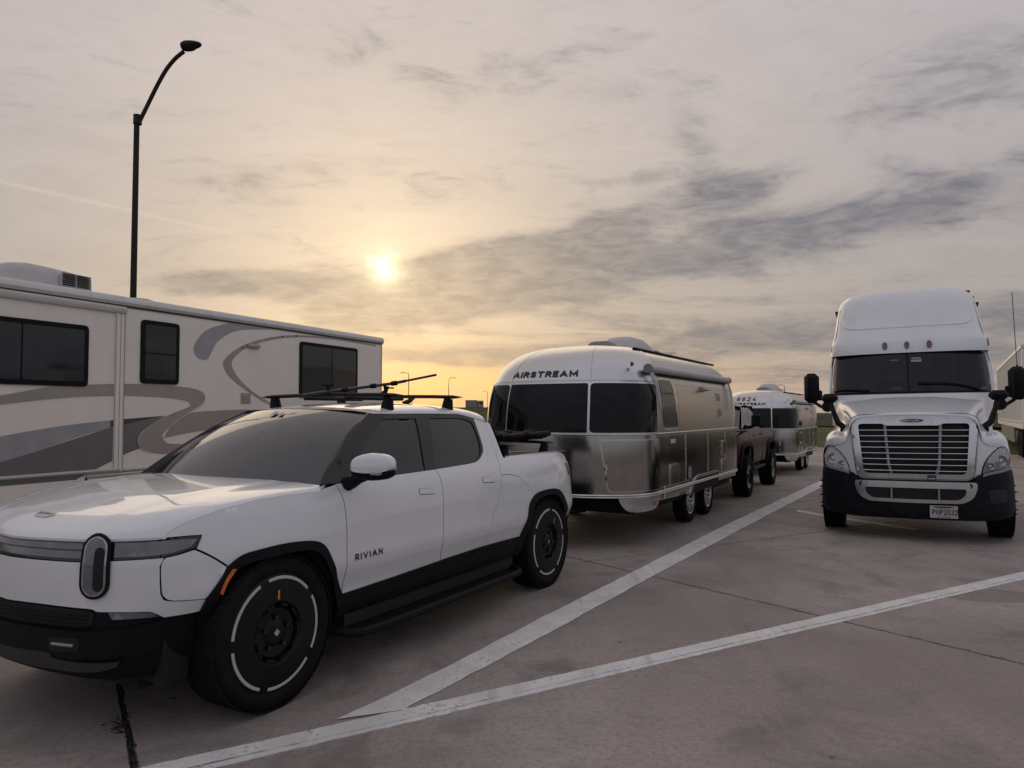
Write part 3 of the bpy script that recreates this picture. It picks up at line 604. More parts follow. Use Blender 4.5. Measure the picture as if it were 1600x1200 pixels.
for sg in (1, -1):
    mb = MB(); pts = crom([(-.50, .80 * sg, .31), (-.60, .985 * sg, .285), (-.80, 1.035 * sg, .28), (-1.7, 1.04 * sg, .28), (-2.55, 1.035 * sg, .28), (-2.75, .985 * sg, .285), (-2.82, .80 * sg, .31)], 6)
    mb.tube(pts, .030, 10); mb.box(-2.70, -.66, min(.80 * sg, 1.03 * sg), max(.80 * sg, 1.03 * sg), .262, .296, .008); mb.build('running_board', BLACKP, pk)
# lower bumper: black body, grille recess, lip and skid plate
lo = segs([(0, .706), (.26, .715), (.573, .712), (.63, .698), (.86, .687), (.93, .652), (1.108, .648), (1.14, .66)], [(1.16, .55), (1.15, .42)], [(1.14, .38), (.95, .335), (.6, .335), (.3, .345), (0, .35)])
lo = np.vstack([lo, (lo[1:-1] * [-1, 1])[::-1]])
lbm = panel('lower_bumper', lo, RIV, BLACKP, pk, .035, off=-.012, thick=.03)
def sym(L): L = np.asarray(L, float); return np.vstack([L, (L[::-1] * [-1, 1])])
panel('grille', sym(segs([(.0, .694), (.26, .702), (.55, .70), (.61, .682)], [(.60, .632), (.5, .618), (.26, .612), (0, .608)])[1:-1]), RIV, DARKIN, lbm, .04, off=-.006, thick=.004)
for k in range(4):
    z = .624 + .019 * k; MB().tube([RIV(s, z) + np.array([.002, 0, 0]) for s in np.linspace(-.58, .58, 25)], .0035, 5).build('grille_bar', BLACKP, lbm)
panel('bumper_lip', sym(segs([(0, .598), (.27, .604), (.60, .606), (.80, .618), (.925, .636)], [(.93, .60), (.92, .54), (.90, .50)], [(.86, .485), (.65, .47), (.42, .47), (.34, .49), (.0, .475)])[1:-1]), RIV, BLACKP, lbm, .04, off=.022, thick=.04)
panel('skid_plate', sym(segs([(0, .468), (.33, .482), (.375, .455), (.60, .447), (.74, .452)], [(.72, .425), (.6, .40), (.3, .395), (0, .392)])[1:-1]), RIV, SKID, lbm, .04, off=.012, thick=.03)
for sg in (1, -1):
    f = lambda s, z, sg=sg: RIV(s, z) * np.array([1, sg, 1])
    panel('hook_recess', rp([(.36, .565), (.56, .575), (.55, .505), (.37, .50)], .02), f, DARKIN, lbm, .03, off=.024, thick=.004)
    MB().tube([f(s, np.full(1, .535) if False else .535) + np.array([.026, 0, 0]) for s in np.linspace(.40, .535, 6)], .009, 8).build('tow_hook', STEEL, lbm)
    panel('fog_lamp', segs([(.68, .692), (.80, .689), (.89, .676)], [(.915, .655), (.70, .657)]), f, LENS, lbm, .03, off=-.004, thick=.006)
# inner shell so the shut lines read dark, wheel wells
shell = segs([(1.0, 1.02), (1.3, 1.15), (1.9, 1.18), (2.1, 1.21), (4.1, 1.22), (5.6, 1.2), (5.7, .7)], [(5.45, .62), (5.3, .86), (5.15, .96), (4.9, .985), (4.65, .965), (4.5, .87), (4.40, .56)], [(4.40, .5), (2.16, .48)], [(2.06, .62), (1.95, .90), (1.85, .955), (1.6, .975), (1.35, .95), (1.22, .88), (1.12, .74)])
panel('inner_body', shell, RIV, DARKIN, pk, .10, off=-.018, thick=0, both=True)
for nm, L in (('front', AFi), ('rear', ARi)):
    q = crom(L, 3); 
    for sg in (1, -1):
        P0 = RIV(q[:, 0], q[:, 1]) * [1, sg, 1]; P1 = P0.copy(); P1[:, 1] = .46 * sg; P0[:, 1] *= .985
        MB().grid(np.stack([P0, P1], 1)).build('wheel_well', DARKIN, pk, angle=None)
MB().box(-4.2, .6, -.60, .60, .24, .42).box(-2.80, -.62, -.90, .90, .30, .46).box(.45, .60, -.8, .8, .3, 1.0).build('underbody', DARKIN, pk)
# greenhouse: black frame, tinted glass
frame = segs([(1.960, 1.236), (2.32, 1.455), (2.696, 1.674)], [(2.773, 1.672), (3.304, 1.668), (3.80, 1.666), (3.93, 1.648), (4.014, 1.621)], [(4.014, 1.621), (3.985, 1.47), (3.966, 1.385), (3.94, 1.345), (3.873, 1.302), (3.80, 1.276), (3.69, 1.263), (3.45, 1.256), (3.178, 1.250), (2.779, 1.243), (2.45, 1.236), (2.10, 1.229)], n=4)
gf = segs([(2.39, 1.39), (2.58, 1.51), (2.79, 1.632)], [(2.79, 1.633), (3.188, 1.636)], [(3.188, 1.636), (3.122, 1.45), (3.055, 1.254)], [(3.05, 1.253), (2.78, 1.247), (2.39, 1.240)])
gr = segs([(3.368, 1.636), (3.768, 1.634), (3.88, 1.620), (3.958, 1.596)], [(3.958, 1.596), (3.955, 1.50), (3.935, 1.40), (3.89, 1.335), (3.80, 1.292), (3.69, 1.272), (3.45, 1.262), (3.18, 1.256)], [(3.18, 1.256), (3.272, 1.45), (3.368, 1.636)])
qg = segs([(2.375, 1.385), (2.375, 1.245)], [(2.20, 1.242), (2.29, 1.325)])
panel('window_frame', frame, RIV, FRAMEB, pk, .05, holes=[gf, gr], off=.002, thick=.012, both=True)
panel('front_side_window', gf, RIV, GLASS, pk, .06, off=-.006, thick=.004, both=True)
panel('rear_side_window', gr, RIV, GLASS, pk, .06, off=-.006, thick=.004, both=True)
panel('quarter_glass', qg, RIV, GLASS, pk, .05, off=.0035, thick=.002, both=True)
# windscreen and pillars
def WS(u, v):
    u = np.asarray(u, float); v = np.asarray(v, float); au = np.abs(u)
    b = np.stack([-.235 - .20 * au ** 2.2, .868 * u, 1.236 - .010 * au ** 2 + 0 * u], -1); t = np.stack([-.985 - .125 * au ** 2.2, .655 * u, 1.708 - .036 * au ** 2], -1)
    n_ = np.array([.55, 0, .83]); return b * (1 - v)[..., None] + t * v[..., None] + n_ * (.045 * 4 * v * (1 - v))[..., None]
uu, vv = np.meshgrid(np.linspace(-1, 1, 31), np.linspace(0, 1, 19), indexing='ij')
wsc = MB().grid(WS(uu, vv)[:, ::-1]).build('windscreen', WGLASS, pk, angle=None)
MB().add([WS(u, v) + np.array([.006, 0, .008]) for u, v in ((-.10, .84), (-.02, .845), (-.045, .93), (-.11, .925))], [(0, 1, 2, 3)]).add([WS(u, v) + np.array([.006, 0, .008]) for u, v in ((.01, .845), (.09, .845), (.035, .93))], [(0, 1, 2)]).build('camera_housing', mat('pale_grey_plastic', (.33, .33, .34), .6), wsc, smooth=False)
for sg in (1, -1):
    v_ = np.linspace(0, 1, 15); a = WS(np.full(15, 1.0), v_) + np.array([.012, 0, .004]); fr = crom([(1.945, 1.226), (2.32, 1.455), (2.70, 1.676)], 7); b = RIV(fr[:, 0], fr[:, 1]); ix = np.linspace(0, len(b) - 1, 15).astype(int); b = b[ix]; fr_ = fr[ix]
    mid = (a + b) / 2 + np.array([.010, .010, .006]); P = np.stack([a - np.array([.0, .012, .01]), a, mid, b + np.array([.0, .004, 0]), RIV(fr_[:, 0] + .06, fr_[:, 1] - .012) - np.array([0, .006, 0])], 1) * np.array([1, sg, 1])
    MB().grid(P).build('windscreen_pillar', FRAMEB, pk, angle=50)
for sg in (1,):
    MB().box(-.60, -.22, -.80, .80, 1.190, 1.236, .01).build('cowl', BLACKP, pk)
# roof
RE = np.array([(-1.135, .672), (-1.2, .679), (-1.7, .684), (-2.2, .685), (-2.36, .695), (-2.45, .712), (-2.60, .728)])
def ROOF(x, y):
    x = np.asarray(x, float); y = np.asarray(y, float); ya = np.abs(y); ye = np.interp(-x, -RE[:, 0], RE[:, 1], left=.672)
    zcn = pchip([-2.80, -2.72, -2.6, -2.3, -1.8, -1.4, -1.15, -.97], [1.60, 1.66, 1.715, 1.753, 1.766, 1.752, 1.730, 1.708], x); zed = pchip([-2.80, -2.6, -2.45, -2.2, -1.2, -1.1, -.97], [1.55, 1.598, 1.630, 1.667, 1.672, 1.674, 1.674], x)
    q = np.clip((ye - ya) / .13, 0, 1); k = np.sqrt(1 - (1 - q) ** 2); zt = zcn - .040 * (ya / .68) ** 2 * sstep(-1.0, -1.4, x) - .036 * (ya / .655) ** 2 * sstep(-1.4, -1.0, x)
    return np.stack([x, y, zed + np.maximum(zt - zed, 0) * k], -1)
yy_ = np.linspace(-1, 1, 41); yy_ = np.sign(yy_) * (1 - (1 - np.abs(yy_)) ** 1.7); rows = []
for t in np.linspace(0, 1, 40):
    fr = -.985 - .125 * np.abs(yy_) ** 2.2 - .006; bk = -2.60 - .14 * (1 - np.abs(yy_) ** 3); x = fr + (bk - fr) * t; ye = np.interp(-x, -RE[:, 0], RE[:, 1], left=.672) * .9995; rows.append(ROOF(x, yy_ * ye))
MB().grid(np.array(rows)).build('roof', WHITE, pk, angle=None)
bk = [RIV(np.array([4.25]), np.array([z]))[0] for z in (1.58, 1.5, 1.42, 1.34, 1.27)]
P = np.array([[(q[0] - .10 * (1 - t * t) - .02, q[1] * t, q[2] + (.07 if i == 0 else 0) * (1 - t * t)) for t in np.linspace(-1, 1, 17)] for i, q in enumerate(bk)])
MB().grid(P).build('rear_window', GLASS, pk, angle=None)
MB().tube([(-2.38, .0, 1.762), (-2.47, 0, 1.80), (-2.50, 0, 1.83)], [.03, .018, .008], 8).build('antenna_fin', BLACKP, pk)
# bed: rail caps and slatted cover
for sg in (1, -1):
    s_ = np.linspace(4.22, 5.60, 24); z_ = np.interp(s_, [4.22, 4.765, 5.25, 5.5, 5.62], [1.276, 1.280, 1.278, 1.268, 1.24]); a = RIV(s_, z_); b = a + np.array([0, -.035, .012]); c = a + np.array([0, -.085, .008]); e = a + np.array([0, -.09, -.05])
    MB().grid(np.stack([a, b, c, e], 1) * [1, sg, 1]).build('bed_rail', WHITE, pk, angle=60)
cover = MB().box(-4.12, -2.72, -.80, .80, 1.20, 1.245, .01).build('bed_cover', BLACKP, pk)
for k in range(9): MB().box(-2.76 - k * .155, -2.63 - k * .155 - .0, -.79, .79, 1.243, 1.262, .006).build('slat', STEEL if k % 2 == 0 else BLACKP, cover)
MB().box(-4.15, -2.70, .735, .80, 1.25, 1.275, .006).build('cover_rail', BLACKG, cover)
for k in range(8): MB().lathe([(.0, .008), (.008, .007), (.009, 0)], 8, (-2.95 - k * .14, .765, 1.275), 'z').build('bolt', CHROME, cover)
# door handles, lettering, mirror
for (u0, u1, z0, z1) in ((2.905, 3.09, 1.083, 1.128), (3.775, 3.955, 1.098, 1.145)):
    pts = rp([(u0, z0), (u1, z0 - .012), (u1, z1 - .010), (u0, z1)], .014)
    panel('handle_seam', pts, RIV, DARKIN, pk, .04, off=.0012, thick=.001); panel('door_handle', pts * .0 + (pts - pts.mean(0)) * [.965, .87] + pts.mean(0) + [0, .0015], RIV, WHITE, pk, .04, off=.0035, thick=.004)
text('lettering', 'RIVIAN', RIV, 2.187, .735, .042, mat('black_bronze', (.028, .020, .010), .25, metal=.6, var=.1), fd, stretch=1.12, thick=.20, space=.40, off=.005)
for sg in (1, -1):
    def blobm(c, hx, hy, hz_, nx_=18, ny_=22, zlo=-1., zhi=1., tilt=0.):
        P = []
        for i in range(ny_ + 1):
            v = -1 + 2 * i / ny_; r_ = (1 - abs(v) ** 3.2) ** .45; row = []
            for k in range(nx_ + 1):
                a = 2 * math.pi * k / nx_; ca, sa = math.cos(a), math.sin(a); e = .62
                x = hx * r_ * np.sign(ca) * abs(ca) ** e * (.75 if ca < 0 else 1.); z = np.clip(np.sign(sa) * abs(sa) ** e, zlo, zhi) * hz_ * r_ * (1 - .22 * (v < -.0) * abs(v) - .10 * v * (v > 0))
                row.append((c[0] + x - .05 * (v + 1) * 1., (c[1] + hy * v) * sg, c[2] + z + tilt * v))
            P.append(row)
        return MB().grid(np.array(P))
    fo = 0. if sg > 0 else -.40; yo_ = 0. if sg > 0 else -.13
    mr = blobm((-.585 + fo, 1.125 + yo_, 1.338), .085, .128, .088, zlo=-.42).build('mirror_cap', WHITE, pk, angle=60)
    blobm((-.585 + fo, 1.125 + yo_, 1.310), .080, .124, .060, zhi=.1).build('mirror_base', BLACKP, mr, angle=60)
    MB().tube([(-.62 + fo * .7, (.90) * sg, 1.215), (-.62 + fo * .7, (.96 + yo_ * .2) * sg, 1.232), (-.62 + fo, (1.02 + yo_) * sg, 1.262), (-.63 + fo, (1.10 + yo_) * sg, 1.288)], [.050, .040, .034, .030], 10).build('mirror_arm', BLACKP, mr)
    MB().box(-.585 + fo, -.555 + fo, *sorted(((1.155 + yo_) * sg, (1.235 + yo_) * sg)), 1.292, 1.312, .006).build('turn_signal', CLEARL, mr)
# wheels
COVER = mat('matt_black_cover', (.0055, .006, .0072), .42, spec=.22, var=.15, rvar=.05)
def riv_wheel(x, sg, spin):
    wmb = wheel(None, x, .835 * sg, .435, .275, rimr=.322); o = wmb.build('wheel', RUBBER, pk, angle=50)
    yo = .835 + .128
    def L(prof, m, nm, n=56, a0=0., a1=2 * math.pi): return MB().lathe([(r, sg * h) for r, h in prof], n, (x, 0, .435), 'y', a0, a1).build(nm, m, o, angle=40)
    L([(.330, yo - .04), (.330, yo - .012), (.318, yo - .004), (.30, yo), (.20, yo + .012), (.175, yo + .014), (.166, yo + .004), (.160, yo - .018)], COVER, 'wheel_cover')
    L([(.150, yo - .03), (.135, yo - .012), (.08, yo - .020), (.066, yo - .010), (.055, yo - .004), (.0, yo - .002)], COVER, 'hub')
    L([(.165, yo - .045), (.0, yo - .05)], DARKIN, 'wheel_back')
    for k in range(5):
        a0 = spin + 2 * math.pi * k / 5 + .10; L([(.316, yo - .0005), (.3135, yo + .0035), (.300, yo + .0045), (.2975, yo + .002)], mat('reflective_ring', (.50, .48, .47), .35, var=.04), 'ring_segment', 14, a0, a0 + 2 * math.pi / 5 - .20)
    for k in range(5):
        a = spin + 2 * math.pi * k / 5 + .3; c = (x + .088 * math.cos(a), (yo - .014) * sg, .435 + .088 * math.sin(a)); MB().lathe([(.0, sg * .016), (.011, sg * .015), (.013, 0)], 8, c, 'y').build('lug_nut', BLACKG, o)
    for k in range(10):
        a = spin + 2 * math.pi * k / 10; mb = MB(); q = []
        for aa in (a - .17, a + .17):
            for r_ in (.148, .166):
                for h in (yo - .02, yo + .006): q.append((x + r_ * math.cos(aa), h * sg, .435 + r_ * math.sin(aa)))
        mb.add(q, [(0, 1, 3, 2), (4, 6, 7, 5), (0, 4, 5, 1), (2, 3, 7, 6), (0, 2, 6, 4), (1, 5, 7, 3)]).build('spoke', COVER, o, smooth=False)
    a = spin + math.pi / 2 + .0
    MB().add([(x + r_ * math.cos(a + da), (yo + .013) * sg, .435 + r_ * math.sin(a + da)) for r_, da in ((.185, -.04), (.185, .04), (.24, .03), (.24, -.03))], [(0, 1, 2, 3)]).build('yellow_tab', mat('yellow_mark', (.50, .24, .02), .5), o, smooth=False)
    MB().add([(x + .022 * math.cos(q), (yo + .001) * sg, .435 + .022 * math.sin(q)) for q in (0, math.pi / 2, math.pi, 3 * math.pi / 2)], [(0, 1, 2, 3)]).build('centre_badge', CHROME, o, smooth=False)
for x, sp in ((0., .0), (-3.40, .45)):
    for sg in (1, -1): riv_wheel(x, sg, sp)
MB().tube([(-3.4, -.8, .435), (-3.4, .8, .435)], .06).tube([(0, -.8, .435), (0, .8, .435)], .06).build('axle', DARKIN, pk)
# ================================================================ riveted aluminium travel trailers
class Capsule:
    "levels of rounded plan outlines: z, half width, front x, front corner depth, rear x, rear corner depth"
    def __init__(s, Z, W, XF, BF, XR, BR, p=2.5, q=1.6, L=4.0):
        s.Z, s.W, s.XF, s.BF, s.XR, s.BR = [np.array(a, float) for a in (Z, W, XF, BF, XR, BR)]; s.p, s.q, s.L = p, q, L
    def at(s, S_, a):
        S_ = np.asarray(S_, float); sg = np.where(S_ < 0, -1., 1.); S_ = np.abs(S_); w_, xf, bf, xr, br = a
        ph = np.clip(S_ / s.q, 0, 1) * np.pi / 2; r_ = (np.cos(ph) ** s.p + np.sin(ph) ** s.p) ** (-1 / s.p)
        x1, y1 = xf - bf + bf * r_ * np.cos(ph), w_ * r_ * np.sin(ph)
        ph2 = np.clip((2 * s.q + s.L - S_) / s.q, 0, 1) * np.pi / 2; r2 = (np.cos(ph2) ** s.p + np.sin(ph2) ** s.p) ** (-1 / s.p)
        x3, y3 = xr + br - br * r2 * np.cos(ph2), w_ * r2 * np.sin(ph2)
        t = np.clip((S_ - s.q) / s.L, 0, 1); x2 = (xf - bf) * (1 - t) + (xr + br) * t
        x = np.where(S_ < s.q, x1, np.where(S_ < s.q + s.L, x2, x3)); y = np.where(S_ < s.q, y1, np.where(S_ < s.q + s.L, w_, y3)); return x, y * sg
    def __call__(s, S_, z):
        z = np.asarray(z, float); a = [pchip(s.Z, k, z) for k in (s.W, s.XF, s.BF, s.XR, s.BR)]; x, y = s.at(S_, a); return np.stack([x, y, z + 0 * x], -1)
    def Sx(s, x, z=1.): # S on the straight side for a given x
        xf, bf, xr, br = [float(pchip(s.Z, k, np.array([z]))[0]) for k in (s.XF, s.BF, s.XR, s.BR)]; return s.q + s.L * ((xf - bf) - x) / ((xf - bf) - (xr + br))
    def Sy(s, y, z=1.): # S on the front for a given y
        t = np.linspace(0, s.q, 400); P = s(t, np.full(400, z)); return float(np.interp(abs(y), P[:, 1], t)) * (1 if y >= 0 else -1)
    def shell(s, n=96, k=4, z0=None):
        Z = s.Z; zz = np.concatenate([np.linspace(a, b, k, endpoint=False) for a, b in zip(Z[:-1], Z[1:])] + [[Z[-1]]]); T = 2 * s.q + s.L; S_ = np.linspace(-T, T, 2 * n + 1)[:-1]
        if z0 is not None: zz = np.r_[z0, zz[zz > z0 + .005]]
        return MB().grid(np.array([s(np.full(len(zz), q), zz) for q in S_]), closed=True)
AZ = [.42, .52, .66, 1.0, 1.40, 1.75, 2.02, 2.22, 2.38, 2.50, 2.57, 2.61, 2.63, 2.637]
AW = [1.15, 1.18, 1.20, 1.205, 1.20, 1.19, 1.155, 1.095, 1.00, .86, .70, .48, .24, .03]
AN = [.06, .02, 0, -.01, .0, .035, .095, .19, .335, .54, .77, 1.02, 1.26, 1.45]
AIR = Capsule(AZ, AW, [3.44 - n for n in AN], [.90 * (.35 + .65 * w_ / 1.2) for w_ in AW], [-2.45 + n * 1.1 for n in AN], [.80 * (.35 + .65 * w_ / 1.2) for w_ in AW])
TRIMG = mat('window_rubber', (.012, .012, .013), .5)
GREYP = mat('grey_plastic', (.22, .215, .21), .55, var=.1)
AWN = mat('grey_awning_fabric', (.46, .45, .44), .6, var=.06)
WPL = mat('white_plastic', (.50, .49, .48), .5, var=.05, dirt=.1)
ALUW = mat('satin_aluminium_cap', (.60, .60, .605), .30, metal=.92, var=.03, rvar=.05, vscale=2.)
BLKT = mat('black_lettering', (.012, .012, .014), .4)
def airstream(label):
    t = thing('travel_trailer', label, 'trailer', lane(-8.76, -.08), LROT, 'riveted aluminium trailers')
    # shell with the wheel opening cut out of the lower side
    AIR.shell(90, 4, z0=.66).build('shell', ALU, t, angle=None)
    zl = .66; S0 = AIR.Sx(1.02); S1 = AIR.Sx(-.56); T = 2 * AIR.q + AIR.L
    for sg in (1, -1):
        f = lambda S_, z, sg=sg: AIR(S_, z) * np.array([1, sg, 1])
        panel('lower_panel', rp([(AIR.q * .98, .665), (AIR.q * .98, .545), (S0, .50), (AIR.Sx(.93), .665)], .01), f, ALU, t, .10, thick=.02, off=-.002)
        panel('lower_panel', rp([(S1 - .05, .665), (S1, .56), (T - .4, .56), (T - .4, .665)], .01), f, ALU, t, .10, thick=.02, off=-.002)
        panel('wheel_trim', segs([(AIR.Sx(1.09), .50), (AIR.Sx(.97), .66), (AIR.Sx(.86), .725), (AIR.Sx(.70), .745)], [(AIR.Sx(-.40), .745), (AIR.Sx(-.52), .72), (AIR.Sx(-.545), .58)], [(AIR.Sx(-.50), .58), (AIR.Sx(-.48), .69), (AIR.Sx(-.38), .712)], [(AIR.Sx(.68), .712), (AIR.Sx(.83), .69), (AIR.Sx(.93), .64), (AIR.Sx(1.04), .50)]), f, ALUB, t, .06, off=.012, thick=.03)
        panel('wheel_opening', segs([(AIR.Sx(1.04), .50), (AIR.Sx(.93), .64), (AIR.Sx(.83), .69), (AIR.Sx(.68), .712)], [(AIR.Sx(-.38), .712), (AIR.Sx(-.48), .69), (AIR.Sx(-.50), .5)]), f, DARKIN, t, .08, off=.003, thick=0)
    MB().box(-2.1, 2.9, -1.0, 1.0, .40, .55).build('underbody', DARKIN, t)
    # front corner skirts
    for sg in (1, -1):
        f = lambda S_, z, sg=sg: AIR(S_, z) * np.array([1, sg, 1])
        sk = panel('corner_skirt', segs([(.80, .655), (1.2, .655), (1.62, .655)], [(1.62, .60), (1.585, .50), (1.50, .455)], [(1.2, .44), (.98, .45), (.88, .50), (.82, .58)]), f, ALUB, t, .05, off=.012, thick=.03)
        panel('marker_lamp', rp([(1.42, .565), (1.545, .565), (1.545, .505), (1.42, .505)], .01), f, mat('orange_marker', (.50, .10, .02), .25, coat=1.), sk, .03, off=.024)
        # stone guards
        panel('stone_guard', rp([(.62, 1.335), (1.56, 1.335), (1.56, .715), (.70, .715)], [.05, .05, .02, .05]), f, ALU, t, .04, off=.034, thick=.03)
        panel('stone_guard_edge', rp([(.605, 1.35), (1.575, 1.35), (1.575, .70), (.685, .70)], [.06, .06, .03, .06]), f, ALUB, t, .04, off=.016, thick=.02)
    hatch = panel('front_hatch', sym(rp([(0.0, .98), (.52, .98), (.60, .93), (.63, .74), (.60, .705), (0, .705)], [0, .05, .05, .03, .03, 0])), lambda a, b: AIR(a, b), ALU, t, .08, off=.010, thick=.012)
    # trims
    for z, r_ in ((1.41, .013), (.66, .013), (.635, .010)):
        q = np.linspace(-T, T, 200)[:-1]; pts = AIR(q, np.full(len(q), z)); n_ = normals(AIR, np.stack([q, np.full(len(q), z)], 1)); MB().tube(list(map(tuple, pts + n_ * .006)), r_, 6).build('belt_trim', ALUB, t)
    # wrap-around front windows
    y58, yy = AIR.Sy(.58, 1.7), 1.50
    for a, b, nm in ((-y58 + .012, y58 - .012, 'c'), (y58 + .012, yy, 'r'), (-yy, -y58 - .012, 'l')):
        top = 2.045; pts = rp([(a, 1.432), (b, 1.432), (b + (-.03 if nm == 'r' else 0), top), (a + (.03 if nm == 'l' else 0), top)], [.02 if nm == 'c' else .05] * 4)
        o = panel('front_window', pts, AIR, DGLASS, t, .06, off=.022, thick=.028)
        c = pts.mean(0); big = c + (pts - c) * (1 + .020 / np.abs(pts - c).max(0)); panel('window_frame', big, AIR, ALUB, o, .06, off=.016, thick=.02, holes=[c + (pts - c) * .985])
    panel('rock_cap', rp([(-y58 - .35, 2.075), (y58 + .35, 2.075), (y58 + .35, 2.062), (-y58 - .35, 2.062)], .003), AIR, ALUB, t, .08, off=.018, thick=.02)
    # end-cap segments above the windows
    zz = [2.09, 2.2, 2.3, 2.4, 2.48, 2.54, 2.58]
    def yc(z, k): return AIR.Sy(k * float(pchip(AZ, AW, np.array([z]))[0]), z)
    for k0, k1 in ((-.50, .50), (.50, 2), (-2, -.50)):
        L = [(yc(z, k0) + .004 if abs(k0) < 1 else -1.66, z) for z in zz]; Rr = [(yc(z, k1) - .004 if abs(k1) < 1 else 1.66, z) for z in zz]; panel('cap_segment', segs(L[::-1], Rr), AIR, ALUW, t, .06, off=.004, thick=.008)
    text('lettering', 'AIRSTREAM', AIR, -.50, 2.135, .082, BLKT, t, stretch=1.15, thick=.27, space=.22, off=.010)
    # riveted seams
    rb = MB()
    def rivet(S_, z):
        p = AIR(np.array([S_]), np.array([z]))[0]; n_ = normals(AIR, np.array([[S_, z]]))[0]; a = np.cross(n_, [0, 0, 1.]); a /= np.linalg.norm(a); b = np.cross(n_, a); q = [p + (a * math.cos(k) + b * math.sin(k)) * .0065 + n_ * .004 for k in np.linspace(0, 2 * np.pi, 6, endpoint=False)]
        rb.add(q + [p + n_ * .011], [(k, (k + 1) % 6, 6) for k in range(6)])
    for z in (1.375, .705, 2.075):
        for S_ in np.arange(-1.9, 5.9, .075): rivet(S_, z)
    for x in (1.35, .15, -.95):
        sm = panel('panel_seam', [(AIR.Sx(x) - .012, .70), (AIR.Sx(x) + .012, .70), (AIR.Sx(x) + .012, 1.385), (AIR.Sx(x) - .012, 1.385)], AIR, ALUB, t, .1, off=.004, thick=.004)
        for z in np.arange(.74, 1.37, .06): rivet(AIR.Sx(x) - .022, z); rivet(AIR.Sx(x) + .022, z)
    for S_ in (.60, -.60, 1.63):
        for z in np.arange(.74, 1.37, .06): rivet(S_ - .03, z)
    ro = rb.build('rivets', ALUB, t, smooth=False, angle=None); ro['kind'] = 'stuff'
    # near side: window, awning, lights, vents, hatches
    X = AIR.Sx
    sw = rp([(X(2.46), 2.12), (X(1.90), 2.12), (X(1.70), 1.48), (X(2.33), 1.48)], .06)
    o = panel('side_window', sw, AIR, DGLASS, t, .06, off=.012, thick=.016); c = sw.mean(0); panel('window_frame', c + (sw - c) * 1.09, AIR, ALUB, o, .06, off=.008, thick=.012, holes=[c + (sw - c) * .99])
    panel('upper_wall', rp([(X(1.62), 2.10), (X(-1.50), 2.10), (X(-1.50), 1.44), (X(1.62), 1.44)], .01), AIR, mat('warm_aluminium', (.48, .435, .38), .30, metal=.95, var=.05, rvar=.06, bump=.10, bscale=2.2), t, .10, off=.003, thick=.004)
    aw = MB().tube([(2.72, 1.14, 2.25), (-1.45, 1.14, 2.25)], .052, 14).build('awning_roll', AWN, t)
    for x in (2.74, -1.47): MB().tube([(x - .02, 1.14, 2.25), (x + .02, 1.14, 2.25)], .060, 14).build('end_cap', GREYP, aw)
    MB().tube([(2.72, 1.14, 2.25), (2.66, 1.215, 2.02), (2.58, 1.245, 1.70)], .014, 6).tube([(2.66, 1.16, 2.22), (2.60, 1.225, 2.0), (2.55, 1.245, 1.72)], .011, 6).build('awning_arm', ALUB, aw)
    MB().tube([(-1.45, 1.14, 2.25), (-1.40, 1.215, 2.02), (-1.30, 1.245, 1.74)], .014, 6).tube([(-1.40, 1.16, 2.2), (-1.34, 1.225, 2.0), (-1.27, 1.245, 1.76)], .011, 6).build('awning_arm', ALUB, aw)
    MB().add([(.10, 1.14, 2.09), (.36, 1.14, 2.09), (.36, 1.27, 2.035), (.10, 1.27, 2.035), (.10, 1.14, 2.02), (.36, 1.14, 2.02)], [(0, 1, 2, 3), (3, 2, 5, 4), (0, 3, 4), (1, 5, 2)]).build('porch_light', WPL, t, smooth=False)
    for z in (1.94, 1.68):
        v = panel('vent', rp([(X(-.52), z + .085), (X(-.80), z + .085), (X(-.80), z - .085), (X(-.52), z - .085)], .04), AIR, ALUB, t, .05, off=.010, thick=.01); panel('vent_mesh', rp([(X(-.555), z + .065), (X(-.765), z + .065), (X(-.765), z - .065), (X(-.555), z - .065)], .03), AIR, GREYP, v, .05, off=.013, thick=.004)
    panel('name_plate', rp([(X(2.04), 1.325), (X(1.84), 1.325), (X(1.84), 1.265), (X(2.04), 1.265)], .01), AIR, WPL, t, .05, off=.008)
    for (a, b, z0, z1) in ((2.10, 1.70, .69, .985), (-.68, -1.02, .68, .91), (-.70, -.98, .95, 1.22)):
        h = panel('service_hatch', rp([(X(a), z1), (X(b), z1), (X(b), z0), (X(a), z0)], .05), AIR, ALUB, t, .06, off=.010); panel('hatch_door', rp([(X(a - .03), z1 - .025), (X(b + .03), z1 - .025), (X(b + .03), z0 + .025), (X(a - .03), z0 + .025)], .04), AIR, ALU, h, .06, off=.014)
    ob = panel('outlet_box', rp([(X(1.27), .90), (X(1.13), .90), (X(1.13), .735), (X(1.27), .735)], .02), AIR, GREYP, t, .05, off=.02)
    for z in (1.19, 1.10, 1.0): MB().lathe([(0, .03), (.022, .028), (.03, 0)], 10, (-.62, 1.20, z), 'y').build('hook_up', GREYP, t)
    MB().lathe([(0, .035), (.02, .03), (.035, 0)], 10, (2.92, .98, 2.30), 'y').build('marker_lamp', DAMBER, t)
    MB().lathe([(0, .03), (.018, .026), (.03, 0)], 10, (2.60, 1.19, 1.27), 'y').build('marker_lamp', DAMBER, t)
    panel('decal', rp([(X(2.34), .72), (X(2.29), .72), (X(2.29), .55), (X(2.34), .55)], .005), AIR, WPL, t, .05, off=.006, thick=.002)
